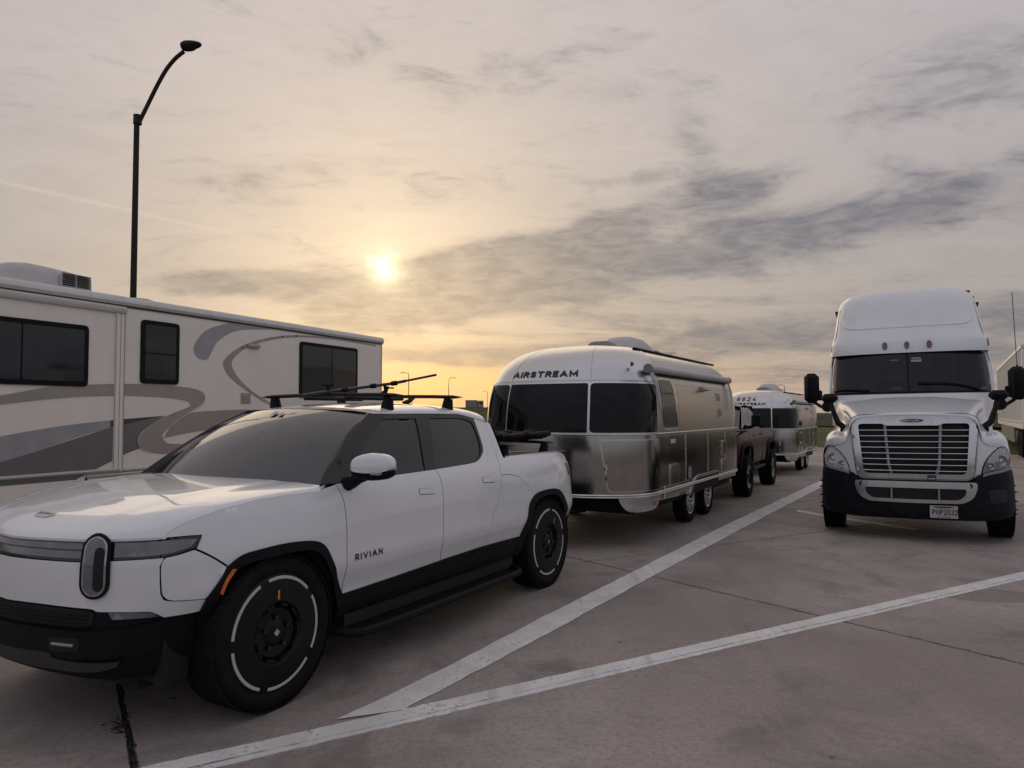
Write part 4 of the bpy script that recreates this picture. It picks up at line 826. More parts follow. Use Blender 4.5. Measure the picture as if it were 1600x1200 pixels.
    # roof gear
    def dome(name, x0, x1, w_, z0, h, m, par=t, yc_=0.):
        P = [];
        for u in np.linspace(0, 1, 15):
            prof = min(1, 4.5 * u) ** .6 * min(1, 2.2 * (1 - u) + .12) ** .5; P.append([(x1 + (x0 - x1) * u, yc_ + w_ * np.sign(a) * abs(a) ** .8, z0 + h * prof * (1 - abs(a) ** 4)) for a in np.linspace(-1, 1, 13)])
        return MB().grid(np.array(P)).build(name, m, par, angle=60)
    ac = dome('air_conditioner', -.15, 1.05, .34, 2.61, .28, WPL); MB().box(-.30, -.08, -.28, .28, 2.60, 2.73, .02).build('grille', GREYP, ac)
    dome('roof_vent', 1.30, 1.72, .24, 2.60, .15, GREYP); dome('roof_vent', -.95, -.40, .27, 2.60, .17, WPL); dome('roof_vent', -1.45, -1.05, .22, 2.60, .10, GREYP)
    MB().tube([(-1.15, .2, 2.6), (-1.15, .2, 2.74)], .012, 6).tube([(-1.22, .12, 2.74), (-1.08, .28, 2.74)], .008, 6).tube([(-1.22, .28, 2.76), (-1.08, .12, 2.76)], .008, 6).build('antenna', ALUB, t)
    MB().box(-1.9, 2.25, .74, .79, 2.545, 2.575, .01).build('roof_rail', BLACKP, t)
    # running gear, hitch
    for sg in (1, -1):
        for x in (.5, -.5):
            w_ = wheel(None, x, .93 * sg, .355, .21, rimr=.225, tread=False).build('wheel', RUBBER, t, angle=50)
            MB().lathe([(.228, sg * .995), (.225, sg * 1.022), (.205, sg * 1.012), (.195, sg * .985), (.12, sg * 1.0), (.06, sg * 1.015), (.05, sg * 1.05), (.0, sg * 1.055)], 36, (x, 0, .355), 'y').build('rim', ALUB, w_)
            for k in range(8):
                a = k * math.pi / 4; MB().lathe([(0, sg * .004), (.028, 0)], 8, (x + .155 * math.cos(a), sg * .995, .355 + .155 * math.sin(a)), 'y').build('rim_hole', DARKIN, w_)
    MB().tube([(3.2, .45, .46), (4.15, .04, .44)], .035, 8).tube([(3.2, -.45, .46), (4.15, -.04, .44)], .035, 8).tube([(4.1, 0, .44), (4.42, 0, .46)], .045, 8).tube([(3.95, 0, .22), (3.95, 0, .85)], .04, 8).build('hitch', BLACKP, t)
    MB().box(3.42, 3.72, -.30, .30, .46, .92, .06).build('propane_cover', mat('dark_grey_cover', (.03, .03, .033), .4), t)
    MB().tube([(.5, -.9, .355), (.5, .9, .355)], .04).tube([(-.5, -.9, .355), (-.5, .9, .355)], .04).build('axle', DARKIN, t)
    return t
a1 = airstream('aluminium travel trailer with dark wrap-around windows hitched behind the white pickup')
a2 = copy_tree(a1); a2['label'] = 'smaller aluminium trailer numbered 6624 hitched behind the red pickup'; a2.location = lane(-20.45, -.05); a2.scale = (.88,) * 3
text('number', '6624', AIR, -.46, 2.262, .13, mat('red_number', (.22, .02, .03), .4), a2, stretch=1.0, thick=.2, space=.42, off=.010)
# the black aerial that stands in front of the number belongs to the red pickup (below)
# ================================================================ red pickup between the trailers
def chevy():
    yaw = R(28.5); fw = np.array([-math.sin(yaw), -math.cos(yaw)]); o2 = np.array([3.94, 15.48]) + fw * .15
    t = thing('pickup_truck', 'dark red lifted pickup with chunky tyres parked between the two aluminium trailers', 'pickup truck', (o2[0], o2[1], 0), math.atan2(fw[1], fw[0]))
    RED = mat('dark_red_paint', (.045, .012, .011), .42, coat=.15, spec=.35, var=.08, dirt=.08)
    ZP = [.55, .65, .8, .95, 1.1, 1.25, 1.34, 1.42, 1.6, 1.78, 1.86]; YP = [.93, .965, .985, .99, .985, .965, .935, .90, .83, .755, .69]
    PL = Plan([(1.0, 0), (.98, .5), (.9, .8), (.7, .95), (.4, .985), (-.5, .99), (-2, .99), (-3.2, .985), (-3.4, .95), (-3.46, .7), (-3.48, 0)])
    def F(s, z): x, y, nx, ny = PL.at(np.abs(s)); o = pchip(ZP, YP, z) - .99; return np.stack([x + nx * o, (y + ny * o) * np.where(np.asarray(s) < 0, -1, 1), np.asarray(z, float) + 0 * x], -1)
    sx = lambda x: float(PL.s_of_x(x)); q = lambda L: [(sx(a), b) for a, b in L]
    arch = lambda c: [(c + .56, .60), (c + .52, .88), (c + .40, 1.01), (c, 1.05), (c - .40, 1.01), (c - .52, .88), (c - .56, .60)]
    panel('front_fender', segs(q([(-.27, .62), (-.27, 1.30)]), q([(.2, 1.28), (.95, 1.18)]), q([(.97, .7), (.58, .68)]), q(arch(0.)[1:])), F, RED, t, .07, both=True)
    panel('front_door', rp(q([(-.285, .63), (-.285, 1.345), (-1.0, 1.355), (-1.0, .63)]), .02), F, RED, t, .07, both=True)
    panel('rear_door', rp(q([(-1.015, .63), (-1.015, 1.355), (-1.72, 1.36), (-1.76, 1.0), (-1.70, .63)]), .02), F, RED, t, .07, both=True)
    panel('bed_side', segs(q([(-1.80, .63), (-1.78, 1.0), (-1.74, 1.34)]), q([(-3.38, 1.32), (-3.42, .7)]), q(arch(-2.9))[::-1]), F, RED, t, .07, both=True)
    for c in (0., -2.9): panel('arch_flare', segs(q([(c + .60, .58), (c + .56, .89), (c + .43, 1.04), (c, 1.09), (c - .43, 1.04), (c - .56, .89), (c - .60, .58)]), q([(c - .53, .58), (c - .48, .87), (c - .37, .98), (c, 1.01), (c + .37, .98), (c + .48, .87), (c + .53, .58)])), F, BLACKP, t, .05, off=.035, thick=.06, both=True)
    panel('window_frame', segs(q([(.18, 1.345), (-.30, 1.60), (-.62, 1.80)]), q([(-1.45, 1.79), (-1.60, 1.60), (-1.70, 1.37)]), [(sx(-.3), 1.35)]), F, BLACKG, t, .08, off=.003, thick=.01, both=True)
    panel('front_side_window', segs(q([(-.14, 1.385), (-.42, 1.60), (-.66, 1.77)]), q([(-.94, 1.775), (-.95, 1.385)])), F, GLASS, t, .08, off=.006, thick=.003, both=True)
    panel('rear_side_window', rp(q([(-1.0, 1.775), (-1.42, 1.765), (-1.60, 1.40), (-1.01, 1.39)]), .03), F, GLASS, t, .08, off=.006, thick=.003, both=True)
    panel('cab_pillar', segs(q([(-1.45, 1.80), (-1.60, 1.60), (-1.70, 1.37)]), q([(-1.80, 1.36), (-1.72, 1.60), (-1.60, 1.81)])), F, RED, t, .06, both=True)
    P = [[(x, y * w_, z - .05 * abs(y) ** 2.5) for y in np.linspace(-1, 1, 17)] for x, z, w_ in ((-.60, 1.86, .745), (-.8, 1.885, .752), (-1.2, 1.89, .755), (-1.5, 1.875, .75), (-1.62, 1.845, .74))]; MB().grid(np.array(P)).build('roof', RED, t, angle=None)
    P = [[(.25 - .85 * v - .12 * abs(u) ** 2, (.86 - .14 * v) * u, 1.33 + .52 * v - .03 * u * u * v) for u in np.linspace(-1, 1, 13)] for v in np.linspace(0, 1, 9)]; MB().grid(np.array(P)).build('windscreen', WGLASS, t, angle=None)
    P = [[(-1.64 - .14 * (1 - v), .80 * u, 1.36 + .47 * v) for u in np.linspace(-1, 1, 5)] for v in (0, .5, 1)]; MB().grid(np.array(P)).build('rear_window', GLASS, t, angle=None)
    P = [[(x, .92 * u, z - .04 * u * u) for u in np.linspace(-1, 1, 13)] for x, z in ((.99, 1.14), (.9, 1.22), (.6, 1.29), (.2, 1.335), (.1, 1.34))]; MB().grid(np.array(P)).build('hood', RED, t, angle=None)
    panel('front_fascia', sym([(0.001, 1.16), (.75, 1.16), (.8, .62), (0.001, .6)]), F, BLACKP, t, .08)
    panel('tail_gate', rp([(sx(-3.40), 1.31), (PL.s[-1], 1.31), (PL.s[-1], .65), (sx(-3.42), .65)], .01), F, RED, t, .1, both=True)
    MB().box(-3.4, .9, -.8, .8, .5, .70).box(-3.35, -1.8, -.85, .85, 1.2, 1.27).build('underbody', DARKIN, t)
    for sg in (1, -1):
        y0, y1 = sorted((.93 * sg, 1.06 * sg)); MB().box(-1.72, -.42, y0, y1, .50, .56, .02).build('running_board', BLACKP, t)
        y0, y1 = sorted((1.06 * sg, 1.24 * sg)); m_ = MB().box(-.20, -.06, y0, y1, 1.40, 1.66, .04).build('mirror', BLACKP, t); MB().tube([(-.25, .90 * sg, 1.40), (-.18, 1.0 * sg, 1.38), (-.13, 1.12 * sg, 1.43)], .035, 8).build('mirror_arm', BLACKP, m_)
        for x in (0., -2.9):
            o = wheel(None, x, .90 * sg, .41, .30, rimr=.24).build('wheel', RUBBER, t, angle=50); MB().lathe([(.24, sg * 1.0), (.235, sg * 1.03), (.20, sg * 1.01), (.10, sg * .99), (.06, sg * 1.02), (0, sg * 1.025)], 28, (x, 0, .41), 'y').build('rim', BLACKG, o)
        for x in (-.88, -1.60): y0, y1 = sorted((.985 * sg, 1.01 * sg)); MB().box(x - .09, x + .05, y0, y1, 1.20, 1.23, .008).build('door_handle', BLACKG, t)
    MB().tube([(-1.05, .30, 1.87), (-1.05, .30, 1.95), (-1.06, .30, 2.16)], [.05, .035, .045], 10).build('roof_aerial', BLACKP, t)
    for x in (0, -2.9): MB().tube([(x, -.85, .41), (x, .85, .41)], .07).build('axle', DARKIN, t)
    return t
chevy()
# ================================================================ white semi tractor facing the camera
ty = R(-27.5); TL = np.array([math.cos(ty), math.sin(ty)]); TF = np.array([TL[1], -TL[0]])
tk = thing('semi_truck', 'white sleeper-cab semi tractor with chrome grille facing the camera', 'truck', (5.75, 10.59, -.012), math.atan2(TF[1], TF[0]), rx=R(-.0))
tk.rotation_euler = (Matrix.Rotation(math.atan2(TF[1], TF[0]), 3, 'Z') @ Matrix.Rotation(R(.7), 3, 'X')).to_euler()
DKB = mat('dark_blue_grey_bumper', (.0055, .007, .0105), .55, spec=.16, var=.12, rvar=.06, dirt=.12)
# bumper
BPl = Plan([(1.10, 0), (1.09, .35), (1.05, .65), (.96, .86), (.80, 1.03), (.62, 1.12), (.40, 1.15), (.1, 1.155), (-.1, 1.155)])
def BUMP(s, z):
    x, y, nx, ny = BPl.at(np.abs(s)); o = pchip([.25, .32, .4, .6, .8, .9, .97, 1.02], [-.10, -.03, .0, .015, .01, .0, -.02, -.05], z); return np.stack([x + nx * o, (y + ny * o) * np.where(np.asarray(s) < 0, -1, 1), np.asarray(z, float) + 0 * x], -1)
def bsym(*L): q = segs(*L); q = q[q[:, 0] > 1e-6]; return np.vstack([q, (q * [-1, 1])[::-1]])
bp = panel('bumper', bsym([(.001, .80), (.66, .80)], [(.70, .86), (.75, .90), (.86, .915)], [(.86, .915), (1.15, .955), (1.45, 1.0)], [(1.62, 1.0), (1.60, .65), (1.55, .40)], [(1.50, .36), (.9, .315), (.5, .31), (.001, .31)]), BUMP, DKB, tk, .05, thick=.05)
panel('bumper_cap', bsym([(.72, .90), (1.1, .955), (1.45, 1.005)], [(1.45, .975), (1.1, .92), (.76, .86)])[:0] if False else segs([(.78, .90), (.86, .925), (1.15, .965), (1.55, 1.015)], [(1.55, .985), (1.15, .935), (.86, .895), (.78, .87)]), BUMP, GREYP, bp, .05, off=.006, both=True)
ch_o = bsym([(.001, .80), (.68, .80)], [(.70, .78), (.69, .70), (.64, .60), (.54, .54), (.46, .53)], [(.46, .53), (.001, .525)]); ch_i = bsym([(.001, .715), (.555, .715)], [(.575, .705), (.56, .64), (.50, .585), (.44, .575)], [(.44, .575), (.001, .572)])
cb = panel('bumper_insert', ch_o, BUMP, CHROME, bp, .04, off=.016, thick=.03, holes=[ch_i]); panel('intake_mesh', ch_i, BUMP, DARKIN, cb, .06, off=.004, thick=0)
for y in (-.27, .27): MB().tube([BUMP(y, .58) + np.array([.02, 0, 0]), BUMP(y, .71) + np.array([.02, 0, 0])], .017, 8).build('intake_post', CHROME, cb)
for y in (-.615, .615): MB().lathe([(.0, .0), (.034, .001), (.036, -.01)], 18, tuple(BUMP(y, .755) + np.array([.014, 0, 0])), 'x').build('tow_hole', DARKIN, cb)
for sg in (1, -1):
    f = lambda s, z, sg=sg: BUMP(s, z) * np.array([1, sg, 1])
    panel('fog_lamp_recess', rp([(.82, .70), (1.12, .71), (1.10, .55), (.86, .53)], .05), f, mat('bumper_recess', (.004, .005, .008), .5), bp, .05, off=.003, thick=.003)
# number plate
PLt = mat('number_plate', (.40, .40, .405), .45, var=.05)
pf = lambda u, z: np.stack([np.full(np.shape(u), 1.135) - .05 * np.asarray(u) * .3, np.asarray(u, float), np.asarray(z, float)], -1)
np_ = panel('number_plate', rp([(.165, .345), (.475, .345), (.475, .502), (.165, .502)], .012), pf, PLt, tk, .05, off=0, thick=.01)
text('plate_number', 'PNP2032', pf, .196, .386, .070, BLKT, np_, stretch=.62, thick=.13, space=.10, off=.004)
panel('plate_stripe', [(.21, .482), (.265, .472), (.375, .472), (.43, .482), (.43, .492), (.21, .492)], pf, mat('plate_red', (.10, .02, .03), .5), np_, .05, off=.003, thick=.002)
panel('plate_frame_text', [(.24, .358), (.40, .358), (.40, .364), (.24, .364)], pf, BLKT, np_, .05, off=.003, thick=.002)
# hood: lengthwise curves from grille to windscreen
C = [[(.985, 0, 1.655), (.97, 0, 1.685), (.85, 0, 1.715), (.4, 0, 1.80), (-.2, 0, 1.90), (-.76, 0, 1.965)],
     [(.98, .25, 1.652), (.965, .25, 1.682), (.84, .26, 1.712), (.4, .28, 1.798), (-.2, .32, 1.898), (-.76, .36, 1.962)],
     [(.962, .48, 1.642), (.945, .48, 1.672), (.83, .50, 1.70), (.4, .56, 1.775), (-.2, .65, 1.87), (-.77, .72, 1.935)],
     [(.945, .64, 1.615), (.93, .65, 1.65), (.82, .665, 1.68), (.4, .73, 1.755), (-.2, .84, 1.845), (-.80, .94, 1.91)],
     [(.935, .73, 1.545), (.92, .735, 1.59), (.82, .745, 1.625), (.4, .805, 1.70), (-.2, .915, 1.78), (-.84, 1.01, 1.85)],
     [(.935, .765, 1.43), (.91, .77, 1.46), (.82, .78, 1.49), (.4, .84, 1.55), (-.2, .95, 1.60), (-.86, 1.05, 1.65)],
     [(.915, .785, 1.33), (.89, .80, 1.36), (.80, .825, 1.39), (.4, .905, 1.45), (-.2, .99, 1.46), (-.86, 1.075, 1.45)],
     [(.89, .84, 1.27), (.86, .87, 1.32), (.76, .92, 1.385), (.42, .985, 1.44), (-.1, 1.045, 1.42), (-.86, 1.095, 1.30)],
     [(.82, .93, 1.25), (.78, .97, 1.30), (.68, 1.02, 1.35), (.40, 1.065, 1.39), (-.1, 1.095, 1.36), (-.86, 1.11, 1.20)],
     [(.73, 1.02, 1.21), (.69, 1.05, 1.25), (.58, 1.085, 1.28), (.38, 1.11, 1.30), (-.1, 1.125, 1.27), (-.86, 1.12, 1.10)],
     [(.66, 1.08, 1.10), (.62, 1.10, 1.12), (.54, 1.12, 1.13), (.36, 1.135, 1.14), (.15, 1.14, 1.13), (-.6, 1.13, 1.0)]]
C = np.array(C); fine = np.array([crom(c, 6) for c in C]); fine = np.array([crom(fine[:, j], 4) for j in range(fine.shape[1])]).transpose(1, 0, 2)
hd = MB().grid(np.concatenate([(fine * [1, -1, 1])[::-1][:-1], fine])).build('hood', TRUCKW, tk, angle=None)
# front skin around grille and lamps: height field x = g(y,z)
def TFR(y, z):
    y = np.asarray(y, float); z = np.asarray(z, float); a = np.abs(y); x = pchip([0, .4, .65, .78, .9, 1.0, 1.08, 1.13], [1.05, 1.035, 1.0, .945, .865, .77, .67, .58], a) - .07 * sstep(1.0, 1.66, z) - .03 * sstep(1.35, 1.7, z); return np.stack([x, y, z], -1)
for sg in (1, -1):
    f = lambda y, z, sg=sg: TFR(y, z) * np.array([1, sg, 1])
    panel('fender_front', segs([(.66, .86), (.72, 1.45), (.74, 1.52)], [(.765, 1.43), (.79, 1.34), (.84, 1.28), (.93, 1.26), (1.03, 1.22), (1.095, 1.10)], [(1.12, 1.0), (1.11, .95)], [(.9, .90), (.75, .86)]), f, TRUCKW, tk, .04, off=-.004)
    hl = segs([(1.095, .955), (1.10, 1.10), (1.075, 1.20), (1.03, 1.245), (.98, 1.24), (.91, 1.19), (.84, 1.115), (.785, 1.02), (.755, .91)], [(.745, .885), (.9, .91), (1.08, .945)])
    b = panel('headlight', hl, f, BLACKP, tk, .03, off=.004, thick=.03); c = hl.mean(0)
    panel('lamp_lens', c + (hl - c) * .93, f, CLEARL, b, .03, off=.010, thick=.006)
    for (y, z, r_) in ((.985, 1.065, .073), (.862, 1.0, .050)):
        q = TFR(np.array([y]), np.array([z]))[0] * [1, sg, 1]; bw = MB().lathe([(r_ + .008, .016), (r_, .024), (r_ * .92, .016), (r_ * .55, .006), (0, .002)], 24, tuple(q), 'x').build('lamp_bowl', CLEARL, b); bw2 = MB().lathe([(r_ * .42, .016), (r_ * .3, .024), (0, .026)], 16, tuple(q), 'x').build('bulb', CHROME, b)
# grille
go = rp([(.74, 1.60), (.60, 1.66), (-.60, 1.66), (-.74, 1.60), (-.655, .875), (-.58, .835), (.58, .835), (.655, .875)], [.10, .10, .10, .10, .06, .06, .06, .06])
gi = rp([(.645, 1.545), (.36, 1.545), (.30, 1.518), (-.30, 1.518), (-.36, 1.545), (-.645, 1.545), (-.585, .895), (.585, .895)], [.05, .02, .02, .02, .02, .05, .06, .06])
gs = panel('grille_surround', go, TFR, CHROME, tk, .04, off=.030, thick=.07, holes=[gi]); panel('grille_mesh', gi, TFR, DARKIN, gs, .08, off=-.03, thick=0)
panel('surround_edge', rp([(.765, 1.62), (.62, 1.685), (-.62, 1.685), (-.765, 1.62), (-.68, .86), (-.60, .815), (.60, .815), (.68, .86)], [.10] * 8), TFR, STEEL, gs, .05, off=.012, thick=.05, holes=[gi])
for k in range(8):
    z = .935 + k * .0755; w_ = np.interp(z, [.895, 1.545], [.592, .645]); MB().tube([TFR(y, z) + np.array([.022, 0, 0]) for y in np.linspace(-w_, w_, 9)], .0075, 8).build('grille_bar', CHROME, gs)
for sg in (1, -1):
    for i, (y0, z0, y1, z1) in enumerate(((.325, 1.54, .29, 1.0), (.29, 1.0, .262, .90))): MB().tube([TFR(sg * y0, z0) + np.array([.004, 0, 0]), TFR(sg * y1, z1) + np.array([.004, 0, 0])], .022, 8).build('grille_post', STEEL, gs)
em = panel('emblem', ell(0, 1.583, .155, .034), TFR, CHROME, gs, .03, off=.042, thick=.014); panel('emblem_field', ell(0, 1.583, .135, .024), TFR, BLKT, em, .03, off=.044, thick=.002)
text('lettering', 'FREIGHTLINER', TFR, -.112, 1.572, .022, CHROME, em, stretch=.85, thick=.16, space=.14, off=.0465)
panel('grille_tag', rp([(.15, .885), (.25, .885), (.25, .82), (.15, .82)], .005), TFR, mat('blue_tag', (.03, .035, .075), .4), gs, .05, off=.040, thick=.01)
panel('tag_print', [(.16, .832), (.24, .832), (.24, .848), (.16, .848)], TFR, PLt, gs, .05, off=.0415, thick=.001)
panel('lower_valance', rp([(.66, .83), (-.66, .83), (-.66, .79), (.66, .79)], .01), TFR, DARKIN, tk, .06, off=-.01, thick=.02)
# cab and roof fairing
CZ = [1.15, 1.5, 1.9, 2.1, 2.3, 2.5, 2.64, 2.70]; CAB = Capsule(CZ, [1.10, 1.11, 1.115, 1.115, 1.11, 1.10, 1.085, 1.08], [-.42, -.50, -.60, -.72, -.86, -1.0, -1.10, -1.15], [.62, .60, .58, .56, .54, .52, .50, .50], [-4.2] * 8, [.1] * 8, p=2.6, q=1.4, L=2.8)
CAB.shell(80, 3, z0=1.5).build('cab', TRUCKW, tk, angle=None)
FZ = [2.64, 2.72, 2.82, 2.90, 2.98, 3.2, 3.42, 3.60, 3.73, 3.81, 3.85, 3.865]; FWd = [1.125, 1.13, 1.125, 1.105, 1.085, 1.065, 1.045, 1.02, .94, .80, .55, .2]
FXf = [-1.06, -1.08, -1.13, -1.20, -1.28, -1.50, -1.70, -1.88, -2.08, -2.28, -2.5, -2.75]
FAIR = Capsule(FZ, FWd, FXf, [.46, .46, .45, .45, .45, .46, .48, .5, .5, .48, .4, .25], [-4.2] * 12, [.1] * 12, p=2.9, q=1.4, L=2.5)
fa = FAIR.shell(80, 4).build('roof_fairing', TRUCKW, tk, angle=None)
rbp = crom([(-.80, 3.50), (-.83, 3.30), (-.76, 3.14), (-.58, 3.085), (-.2, 3.08), (.2, 3.08), (.58, 3.085), (.76, 3.14), (.83, 3.30), (.80, 3.52)], 6); MB().tube([FAIR(s, z) - np.array([.010, 0, .004]) for s, z in rbp], .024, 10).build('fairing_rib', TRUCKW, fa)
for sg in (1, -1):
    MB().tube([FAIR(sg * .99, z) + np.array([.001, 0, 0]) for z in (2.66, 2.9, 3.2, 3.5)], .005, 4).build('fairing_seam', GREYP, fa)
    f = lambda s, z, sg=sg: FAIR(s, z) * np.array([1, sg, 1]); panel('marker_lamp', ell(1.09, 2.775, .026, .058), f, DAMBER, fa, .03, off=.016, thick=.02)
for y in (-.24, 0., .24): panel('marker_lamp', ell(y, 2.755, .028, .060), FAIR, DAMBER, fa, .03, off=.016, thick=.02)
# windscreen
TGL = mat('truck_windscreen_glass', (.010, .012, .016), .06, spec=.28, var=.2, rvar=.02)
wz = lambda y, a: a
wp = rp([(-1.10, 1.985), (1.10, 1.985), (1.06, 2.635), (-1.06, 2.635)], [.08, .08, .14, .14]); c_ = wp.mean(0)
panel('windscreen_seal', wp, CAB, BLACKP, tk, .06, off=.008, thick=.02)
ws = panel('windscreen', c_ + (wp - c_) * [.968, .925], CAB, TGL, tk, .06, off=.013, thick=.004); panel('centre_seal', [(-.012, 2.0), (.012, 2.0), (.012, 2.62), (-.012, 2.62)], CAB, BLACKP, ws, .1, off=.016, thick=.004)
panel('sticker', [(.04, 2.475), (.155, 2.475), (.155, 2.510), (.04, 2.510)], CAB, mat('pale_sticker', (.28, .28, .28), .5), ws, .05, off=.0155, thick=0); panel('sticker', [(.045, 2.525), (.15, 2.525), (.15, 2.545), (.045, 2.545)], CAB, MATS['pale_sticker'], ws, .05, off=.0155, thick=0)
panel('sticker', [(-.20, 2.50), (-.10, 2.50), (-.10, 2.525), (-.20, 2.525)], CAB, mat('dim_sticker', (.09, .09, .09), .5), ws, .05, off=.0155, thick=0)
panel('dash_paper', segs([(.78, 2.03), (.86, 2.07), (.95, 2.03)], [(.86, 2.025), (.80, 2.025)]), CAB, mat('dull_paper', (.10, .09, .075), .7), ws, .05, off=.0155, thick=0); panel('dash_towel', [(.99, 2.04), (1.05, 2.11), (1.07, 2.03)], CAB, mat('teal_cloth', (.055, .085, .095), .8), ws, .05, off=.0155, thick=0)
panel('dash_ornament', ell(-.13, 2.055, .07, .022), CAB, mat('dull_green', (.03, .045, .02), .7), ws, .05, off=.0155, thick=0)
for L in ([(.10, 2.135), (.45, 2.115), (.70, 2.045)], [(.70, 2.05), (.80, 2.00)], [(-1.0, 2.03), (-.75, 2.055), (-.42, 2.035)]): MB().tube([CAB(s, z) + np.array([.035, 0, .01]) for s, z in crom(L, 4)] if len(L) > 2 else [CAB(s, z) + np.array([.035, 0, .01]) for s, z in L], .012, 6).build('wiper', BLACKP, tk)
for sg in (1, -1):
    f = lambda s, z, sg=sg: CAB(s, z) * np.array([1, sg, 1])
    panel('pillar_trim', segs([(1.14, 1.9), (1.13, 2.3), (1.11, 2.66)], [(1.28, 2.72), (1.36, 2.66), (1.40, 2.3), (1.42, 1.9)]), f, TRUCKW, tk, .06, off=.012)
    MB().tube([f(1.30, 2.64) + np.array([.02, .01 * sg, 0]), f(1.34, 2.4) + np.array([.02, .02 * sg, 0]), f(1.38, 1.98) + np.array([.02, .02 * sg, 0])], .026, 8).build('grab_rail', CHROME, tk)
    MB().lathe([(0, .02), (.035, .016), (.045, 0)], 14, tuple(f(1.26, 2.66) + np.array([.03, .0, 0])), 'x').build('air_horn_cover', STEEL, tk)
    # hood mirror and main mirror
    y = lambda v: v * sg
    m1 = MB().tube([(.50, y(.82), 1.47), (.42, y(.93), 1.56), (.34, y(1.0), 1.75), (.28, y(1.02), 1.84)], [.045, .04, .034, .03], 10).build('hood_mirror', BLACKP, tk); a_, b_ = sorted((y(.93), y(1.16))); MB().box(.20, .32, a_, b_, 1.85, 1.985, .05).build('mirror_head', BLACKP, m1, angle=70); MB().lathe([(0, .02), (.06, .016), (.07, 0)], 14, (.53, y(.83), 1.46), 'x').build('mirror_foot', BLACKP, m1)
    m2 = MB().tube([(-.55, y(1.10), 1.80), (-.5, y(1.22), 1.80), (-.46, y(1.30), 1.86), (-.45, y(1.34), 1.92)], .024, 10).build('main_mirror', BLACKP, tk); a_, b_ = sorted((y(1.24), y(1.46))); MB().box(-.52, -.36, a_, b_, 1.86, 2.33, .06).build('mirror_head', BLACKP, m2, angle=70); a_, b_ = sorted((y(1.20), y(1.27))); MB().box(-.5, -.40, a_, b_, 1.90, 2.06, .02).build('lower_mirror', BLACKP, m2); MB().lathe([(0, -.06), (.07, -.05), (.085, 0), (.07, .05), (0, .06)], 14, (-.3, y(1.12), 1.80), 'x').build('mirror_mount', BLACKP, m2)
    o = wheel(None, 0., 1.03 * sg, .50, .28, rimr=.29).build('wheel', RUBBER, tk, angle=50); MB().lathe([(.29, sg * 1.11), (.28, sg * 1.14), (.22, sg * 1.12), (.16, sg * 1.15), (.09, sg * 1.17), (0, sg * 1.17)], 28, (0, 0, .50), 'y').build('rim', CHROME, o)
    for k in range(10):
        a = k * math.pi / 5; MB().lathe([(.018, sg * 1.12), (.016, sg * 1.19), (.0, sg * 1.235)], 8, (.20 * math.cos(a), 0, .50 + .20 * math.sin(a)), 'y').build('lug_spike', BLACKP, o)
    for x in (-4.6, -5.9): wheel(None, x, .95 * sg, .50, .5, rimr=.29, tread=False).build('wheel', RUBBER, tk, angle=50)
    f2 = lambda s, z, sg=sg: FAIR(s, z) * np.array([1, sg, 1])
MB().box(-6.5, .7, -.45, .45, .55, .95).box(-.9, -.4, -1.0, 1.0, .5, 1.5).build('chassis', DARKIN, tk); MB().tube([(0, -1., .5), (0, 1., .5)], .07).build('axle', DARKIN, tk)
MB().tube([(-.45, 1.36, 2.15), (-.5, 1.36, 2.35)], .014, 6).tube([(-.5, 1.36, 2.30), (-.62, 1.35, 3.42)], .005, 5).build('whip_antenna', BLACKP, tk)
BR = mat('rusty_brown', (.075, .050, .035), .8, var=.3, vscale=30)
for sg in (1, -1):
    mb = MB()
    for k in range(9 if sg > 0 else 4): z = 3.44 + .035 * k; mb.box(-2.62 - .02 * (k % 3), -2.54, *sorted((sg * (1.00 - .02 * k + .02 * (k % 2)), sg * (1.09 - .02 * k + .03 * ((k * 7) % 3)))), z, z + .04)
    mb.build('fairing_bracket', BR, tk, smooth=False)
# ================================================================ cream motorhome on the left
rvw = np.array([.416, .909]); rvw = rvw / np.linalg.norm(rvw)
rv = thing('motorhome', 'cream motorhome with grey and tan swoosh graphics behind the white pickup', 'motorhome', (-6.399, 9.14, 0), math.atan2(rvw[1], rvw[0]))
U0, U1, DEP = -3.6, 8.31, 2.5
def WL(u, z): u = np.asarray(u, float); z = np.asarray(z, float); return np.stack([u, -.03 * (1 - sstep(1.685, 1.70, u)) * sstep(.80, .82, z), z + 0 * u], -1)
# body: section swept along u, rounded at the top edges and at the rear corner
sec = [(0, .50), (0, 1.0), (0, 2.0), (0, 3.0), (0, 3.20), (.015, 3.27), (.06, 3.32), (.13, 3.35), (.35, 3.375), (1.25, 3.40), (2.15, 3.375), (2.37, 3.35), (2.44, 3.32), (2.485, 3.27), (2.5, 3.20), (2.5, 1.0), (2.5, .5)]
P = [[(u, y, z) for y, z in sec] for u in np.linspace(U0, U1 - .06, 16)] + [[(U1 - .06 + .06 * math.sin(a), y + (.045 * (1 - math.cos(a)) if y < 1.25 else -.045 * (1 - math.cos(a))), z - (.03 * (1 - math.cos(a)) if z > 3.1 else 0)) for y, z in sec] for a in np.linspace(.2, math.pi / 2, 6)]
mb = MB().grid(np.array(P)); k = len(sec); n_ = len(mb.V); mb.F.append(tuple(range(n_ - k, n_))); mb.F.append(tuple(range(k))[::-1]); mb.build('body', RVW, rv, angle=50)
MB().box(U0 + .1, U1 - .3, .05, 2.45, .28, .50).build('underbody', DARKIN, rv)
